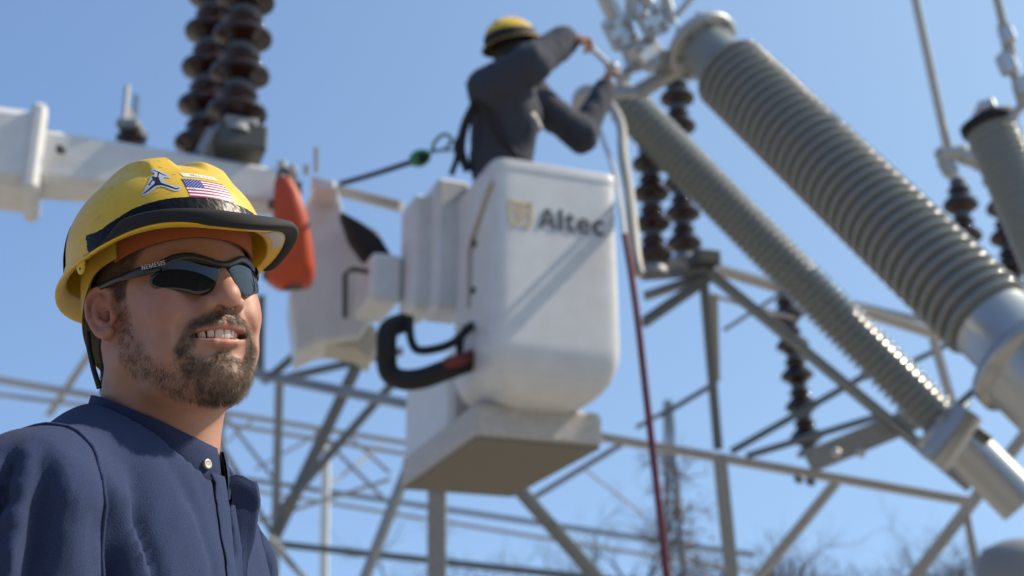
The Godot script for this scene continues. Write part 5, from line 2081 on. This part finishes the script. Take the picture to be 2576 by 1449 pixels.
## unseen shed added behind the camera so the sunglasses mirror something dark
func shed() -> void:
	var o := thing("added_dark_shed", "unseen dark brown shed added to be mirrored in the man's sunglasses", "building", Vector3(5, 0, 13))
	var wall := mat("brown_cladding", lin(0.028, 0.022, 0.018), 0.7)
	var roof := mat("shed_roof", lin(0.05, 0.05, 0.05), 0.6)
	for i in 28:
		var x := -14.0 + i * 1.4
		var mb := MB.new()
		mb.box(Transform3D(Basis(), Vector3(x - 5.0, 3.1, 13.0 - 13.0)), Vector3(1.37, 6.2, 0.25), 0.03)
		part("wall_panel", mb.mesh(), wall, o)
	for q in [[-16.0, 6.0], [20.0 + 5.2, 6.0]]:
		var mb := MB.new()
		mb.box(Transform3D(Basis(), Vector3(q[0] - 3.8, 3.1, 4.2)), Vector3(0.25, 6.2, 8.2), 0.03)
		part("end_wall", mb.mesh(), wall, o)
	var rb := MB.new()
	rb.box(Transform3D(Basis(Vector3.RIGHT, -0.06), Vector3(0.0, 6.5, 4.0)), Vector3(40.5, 0.25, 9.4), 0.03)
	part("roof", rb.mesh(), roof, o)
	var bk := MB.new()
	bk.box(Transform3D(Basis(), Vector3(0.0, 3.0, 8.4)), Vector3(39.0, 6.0, 0.25), 0.03)
	part("rear_wall", bk.mesh(), wall, o)
	var dr := MB.new()
	dr.box(Transform3D(Basis(), Vector3(2.0, 1.6, -0.16)), Vector3(2.6, 3.2, 0.08), 0.02)
	var door := part("door", dr.mesh(), mat("shed_door", lin(0.06, 0.055, 0.05), 0.5), o)
	var hd := MB.new()
	hd.box(Transform3D(Basis(), Vector3(3.0, 1.1, -0.24)), Vector3(0.14, 0.04, 0.06), 0.01)
	part("handle", hd.mesh(), M["aluminium"], door)

func trees() -> void:
	var spots := [[1180, 27, 6.9, "bare tree whose twigs show between post and brace under the bucket"], [1470, 30, 6.9, "bare tree left of the red cable at the bottom edge"], [1600, 33, 8.2, "bare tree right behind the red cable at the bottom edge"], [1880, 31, 7.6, "bare tree behind the right truss post at the bottom edge"], [2060, 34, 7.9, "bare tree in the middle below the pale truss beam"], [2240, 31, 7.2, "bare tree below the stub pipe at the bottom edge"], [2400, 33, 7.4, "bare tree left of the grey corner tank"], [1330, 29, 6.6, "low bare tree just right of the grey post under the bucket"], [1760, 36, 8.0, "bare tree behind the vine mast at the bottom edge"], [1980, 29, 7.0, "bare tree under the two leaning truss braces"], [2150, 36, 8.2, "bare tree farthest back below the splice plate"], [2545, 28, 7.6, "tall bare tree at the lower right corner"]]
	var i := 0
	for s in spots:
		var p := P(s[0], 1449, s[1])
		bare_tree(s[3], Vector3(p.x, 0, p.z), s[2], 100 + i)
		i += 1
# ---------------------------------------------------------------- the lineman in the bucket, in metres round his hips
var LJ := {}

func lm(px: float, py: float, d: float) -> Vector3:
	return P(px, py, d) - LJ["o"]

func lineman_joints() -> void:
	LJ["o"] = BK * Vector3(0.30, -0.02, 0.33)
	var flo: Vector3 = BK * Vector3(0.30, -0.99, 0.33) - LJ["o"]
	LJ["hip"] = Vector3(0, -0.04, 0)
	LJ["foot_r"] = flo + Vector3(-0.11, 0.05, 0.06)
	LJ["foot_l"] = flo + Vector3(0.10, 0.05, -0.06)
	LJ["knee_r"] = flo + Vector3(-0.10, 0.50, 0.05)
	LJ["knee_l"] = flo + Vector3(0.11, 0.50, -0.05)
	LJ["waist"] = lm(1262, 385, 6.55)
	LJ["chest"] = lm(1275, 285, 6.55)
	LJ["neck"] = lm(1285, 200, 6.55)
	LJ["head"] = lm(1300, 136, 6.60)
	LJ["sh_r"] = lm(1232, 222, 6.42)
	LJ["el_r"] = lm(1335, 162, 6.36)
	LJ["wr_r"] = lm(1418, 104, 6.55)
	LJ["sh_l"] = lm(1325, 232, 6.78)
	LJ["el_l"] = lm(1462, 342, 6.85)
	LJ["wr_l"] = lm(1520, 225, 7.05)

func sd_lm_shirt(p: Vector3) -> float:
	var d := cap(p, LJ["waist"] + Vector3(0, -0.14, 0), LJ["waist"], 0.135, 0.135)
	d = smin(d, cap(p, LJ["waist"], LJ["chest"], 0.135, 0.155), 0.08)
	d = smin(d, cap(p, LJ["chest"], LJ["neck"] + Vector3(0, -0.07, 0), 0.155, 0.10), 0.08)
	d = smin(d, cap(p, LJ["sh_r"], LJ["sh_l"], 0.085, 0.085), 0.08)
	var a := cap(p, LJ["sh_r"], LJ["el_r"], 0.105, 0.092)
	a = smin(a, cap(p, LJ["el_r"], LJ["wr_r"], 0.092, 0.076), 0.03)
	var b := cap(p, LJ["sh_l"], LJ["el_l"], 0.092, 0.080)
	b = smin(b, cap(p, LJ["el_l"], LJ["wr_l"], 0.080, 0.058), 0.03)
	d = smin(d, smin(a, b, 0.02), 0.05)
	var q := p * 1000.0
	return d + noise.get_noise_3d(q.x * 0.20, q.y * 0.14, q.z * 0.20) * 0.013

func sd_lm_legs(p: Vector3) -> float:
	var d := cap(p, LJ["hip"] + Vector3(-0.09, 0.02, 0), LJ["hip"] + Vector3(0.09, 0.02, 0), 0.13, 0.13)
	for s in ["_r", "_l"]:
		var h: Vector3 = LJ["hip"] + Vector3(-0.09 if s == "_r" else 0.09, -0.02, 0)
		d = smin(d, cap(p, h, LJ["knee" + s], 0.095, 0.075), 0.05)
		d = smin(d, cap(p, LJ["knee" + s], LJ["foot" + s], 0.075, 0.06), 0.03)
		d = smin(d, cap(p, LJ["foot" + s], LJ["foot" + s] + Vector3(0.10, -0.0, 0.02), 0.05, 0.045), 0.03)
	return d

func lm_hand(p: Vector3, wr: Vector3, grip: Vector3, up: Vector3) -> float:
	var ax := (grip - wr).normalized()
	var side := ax.cross(up).normalized()
	var nn := side.cross(ax).normalized()
	var d := cap(p, wr - ax * 0.03, wr + ax * 0.02, 0.032, 0.03)
	d = smin(d, cap(p, wr + ax * 0.03 + side * 0.018, wr + ax * 0.075 + side * 0.022, 0.024, 0.022), 0.02)
	d = smin(d, cap(p, wr + ax * 0.03 - side * 0.018, wr + ax * 0.075 - side * 0.022, 0.024, 0.022), 0.02)
	for i in 4:
		var o := side * (0.032 - i * 0.021)
		var k0 := wr + ax * 0.09 + o
		var k1 := k0 + ax * 0.034 - nn * 0.012
		var k2 := k1 - nn * 0.034 + ax * 0.004
		var k3 := k2 - ax * 0.022 - nn * 0.004
		d = smin(d, cap(p, k0, k1, 0.0105, 0.010), 0.006)
		d = smin(d, cap(p, k1, k2, 0.010, 0.0095), 0.004)
		d = smin(d, cap(p, k2, k3, 0.0095, 0.0085), 0.004)
	var t0 := wr + ax * 0.045 + side * 0.04
	d = smin(d, cap(p, t0, t0 + ax * 0.03 + side * 0.02 - nn * 0.02, 0.014, 0.012), 0.008)
	d = smin(d, cap(p, t0 + ax * 0.03 + side * 0.02 - nn * 0.02, t0 + ax * 0.05 - nn * 0.05, 0.012, 0.009), 0.005)
	return d

func sd_lm_skin(p: Vector3) -> float:
	var hd: Vector3 = LJ["head"]
	# face looks along +x and a little away
	var f := Vector3(0.93, -0.12, -0.34).normalized()
	var d := ell(p, hd + Vector3(0, 0.02, 0) - f * 0.01, Vector3(0.095, 0.115, 0.085))
	d = smin(d, cap(p, hd - Vector3(0, 0.06, 0) + f * 0.03, hd - Vector3(0, 0.085, 0) + f * 0.06, 0.055, 0.04), 0.04)
	d = smin(d, cap(p, hd - Vector3(0, 0.015, 0) + f * 0.095, hd - Vector3(0, 0.035, 0) + f * 0.108, 0.011, 0.014), 0.015)
	d = smin(d, cap(p, hd - Vector3(0, 0.04, 0) - f * 0.02, LJ["neck"] - Vector3(0, 0.06, 0), 0.055, 0.065), 0.03)
	return d

func sd_lm_hair(p: Vector3) -> float:
	var hd: Vector3 = LJ["head"]
	var f := Vector3(0.93, -0.12, -0.34).normalized()
	var d := ell(p, hd + Vector3(0, 0.015, 0) - f * 0.018, Vector3(0.104, 0.122, 0.094))
	return smax(d, (p - hd).dot(f) - 0.045, 0.01)

func sd_lm_under(p: Vector3) -> float:
	var d := sd_lm_shirt(p) + 0.022
	d = smin(d, cap(p, LJ["neck"], LJ["head"], 0.05, 0.05), 0.02)
	d = smin(d, cap(p, LJ["el_r"], LJ["wr_r"], 0.05, 0.032), 0.02)
	d = smin(d, cap(p, LJ["el_l"], LJ["wr_l"], 0.048, 0.032), 0.02)
	return smin(d, sd_lm_legs(p) + 0.02, 0.03)

func build_lineman() -> void:
	lineman_joints()
	var o := thing("person", "lineman in the white bucket with both arms raised to the bushing's terminal", "person", LJ["o"])
	var navy := mat("lineman_shirt", Color.WHITE, 0.92)
	navy.albedo_texture = noise_tex(0.05, 51, lin(0.028, 0.033, 0.046), lin(0.05, 0.058, 0.078), false, 0, 3)
	tri(navy, 5.0)
	var skin := mat("lineman_skin", lin(0.44, 0.24, 0.17), 0.5)
	var body := nets(sd_lm_skin, LJ["head"] - Vector3(0.16, 0.30, 0.16), LJ["head"] + Vector3(0.16, 0.16, 0.16), 0.008)
	for h in [["wr_r", "el_r", LJ["wr_r"] + Vector3(0.10, 0.02, -0.02), Vector3(0, 1, 0.2)], ["wr_l", "el_l", LJ["wr_l"] + Vector3(0.03, 0.12, -0.02), Vector3(-1, 0.2, 0)]]:
		var wr: Vector3 = LJ[h[0]]
		var gr: Vector3 = h[2]
		var up: Vector3 = h[3]
		var hf := func(p: Vector3) -> float:
			return lm_hand(p, wr, gr, up)
		var hb := nets(hf, wr - Vector3(0.16, 0.16, 0.16), wr + Vector3(0.16, 0.18, 0.16), 0.005)
		var k := body.v.size()
		body.v.append_array(hb.v)
		body.n.append_array(hb.n)
		for i in hb.ix:
			body.ix.append(i + k)
	var un := nets(sd_lm_under, Vector3(-0.50, -1.05, -0.85), Vector3(0.80, 0.95, 0.85), 0.022)
	var kk := body.v.size()
	body.v.append_array(un.v)
	body.n.append_array(un.n)
	for i in un.ix:
		body.ix.append(i + kk)
	part("body", body.mesh(), skin, o)
	var hr := nets(sd_lm_hair, LJ["head"] - Vector3(0.16, 0.2, 0.16), LJ["head"] + Vector3(0.16, 0.18, 0.16), 0.009)
	part("hair", hr.mesh(), mat("lineman_hair", lin(0.02, 0.015, 0.012), 0.6), o)
	part("shirt", nets(sd_lm_shirt, Vector3(-0.50, -0.25, -0.85), Vector3(0.80, 0.95, 0.85), 0.016).mesh(), navy, o)
	part("trousers", nets(sd_lm_legs, Vector3(-0.32, -1.05, -0.3), Vector3(0.36, 0.18, 0.3), 0.02).mesh(), mat("lineman_trousers", lin(0.03, 0.035, 0.05), 0.9), o)
	# harness
	var blk := mat("harness_web", lin(0.012, 0.012, 0.013), 0.8)
	var hs := MB.new()
	hs.tube(curve([lm(1178, 430, 6.45), lm(1160, 380, 6.45), lm(1168, 320, 6.42), lm(1195, 260, 6.38)], 5), 0.022, 8)
	put3(o, "harness_strap", hs, blk)
	hs = MB.new()
	hs.tube(curve([lm(1135, 440, 6.45), lm(1150, 395, 6.45), lm(1148, 360, 6.45), lm(1170, 330, 6.44)], 5), 0.014, 8)
	put3(o, "harness_strap", hs, blk)
	hs = MB.new()
	hs.tube(curve([lm(1200, 250, 6.35), lm(1250, 330, 6.36), lm(1300, 390, 6.42)], 5), 0.014, 8)
	put3(o, "harness_strap", hs, blk)
	var gear := mat("harness_gear", lin(0.20, 0.20, 0.20), 0.6, 0.2)
	for q in [[1322, 278, 0.05, 0.12, 0.5], [1340, 300, 0.05, 0.14, 0.4]]:
		var g := MB.new()
		g.box(Transform3D(Basis(Vector3(0, 0, 1), q[4]), lm(q[0], q[1], 6.45)), Vector3(q[2], q[3], 0.03), 0.01)
		put3(o, "chest_gear", g, gear)
	# his hard hat
	var hx := thing("hard_hat", "yellow hard hat with black goggle strap on the lineman's head", "hard hat")
	var fwd := Vector3(0.82, 0.26, -0.55).normalized()
	var upv := (Vector3(-0.16, 1, 0.05) - fwd * fwd.dot(Vector3(-0.16, 1, 0.05))).normalized()
	var bs := Basis(upv.cross(fwd).normalized(), upv, fwd)
	hx.transform = Transform3D(bs.scaled(Vector3.ONE * 1.12), LJ["o"] + LJ["head"] + upv * 0.036)
	part("shell", hat_shell, M["hat_yellow"], hx)
	# black neoprene band and edge round the lower shell
	var mb := MB.new()
	var rows := []
	for s: float in [0.80, 0.86, 0.93, 1.0, 1.3, 1.7, 2.0]:
		var row := []
		for k in 80:
			var phi := TAU * k / 80
			row.append((hat_pt(phi, s) + hat_n(phi, s) * 2.0) * 0.001)
		rows.append(row)
	for s: float in [2.0, 1.6, 1.2]:
		var row := []
		for k in 80:
			var phi := TAU * k / 80
			row.append((hat_pt(phi, s) - hat_n(phi, s) * 4.0) * 0.001)
		rows.append(row)
	mb.sheet(rows, true)
	mb.smooth()
	part("goggle_strap", mb.mesh(), M["rubber_black"], hx)

func put3(o: Node3D, called: String, mb: MB, m: Material) -> void:
	part(called, mb.mesh(), m, o)
func _ready() -> void:
	noise.seed = 5
	noise.frequency = 0.05
	cam_and_light()
	yard_materials()
	make_units()
	grounds()
	steel()
	shed()
	trees()
	vine_tower()
	insulators()
	bushings()
	connectors()
	cables()
	build_lift()
	orange_bag()
	lanyard()
	build_person()
	build_hat()
	build_glasses()
	build_lineman()
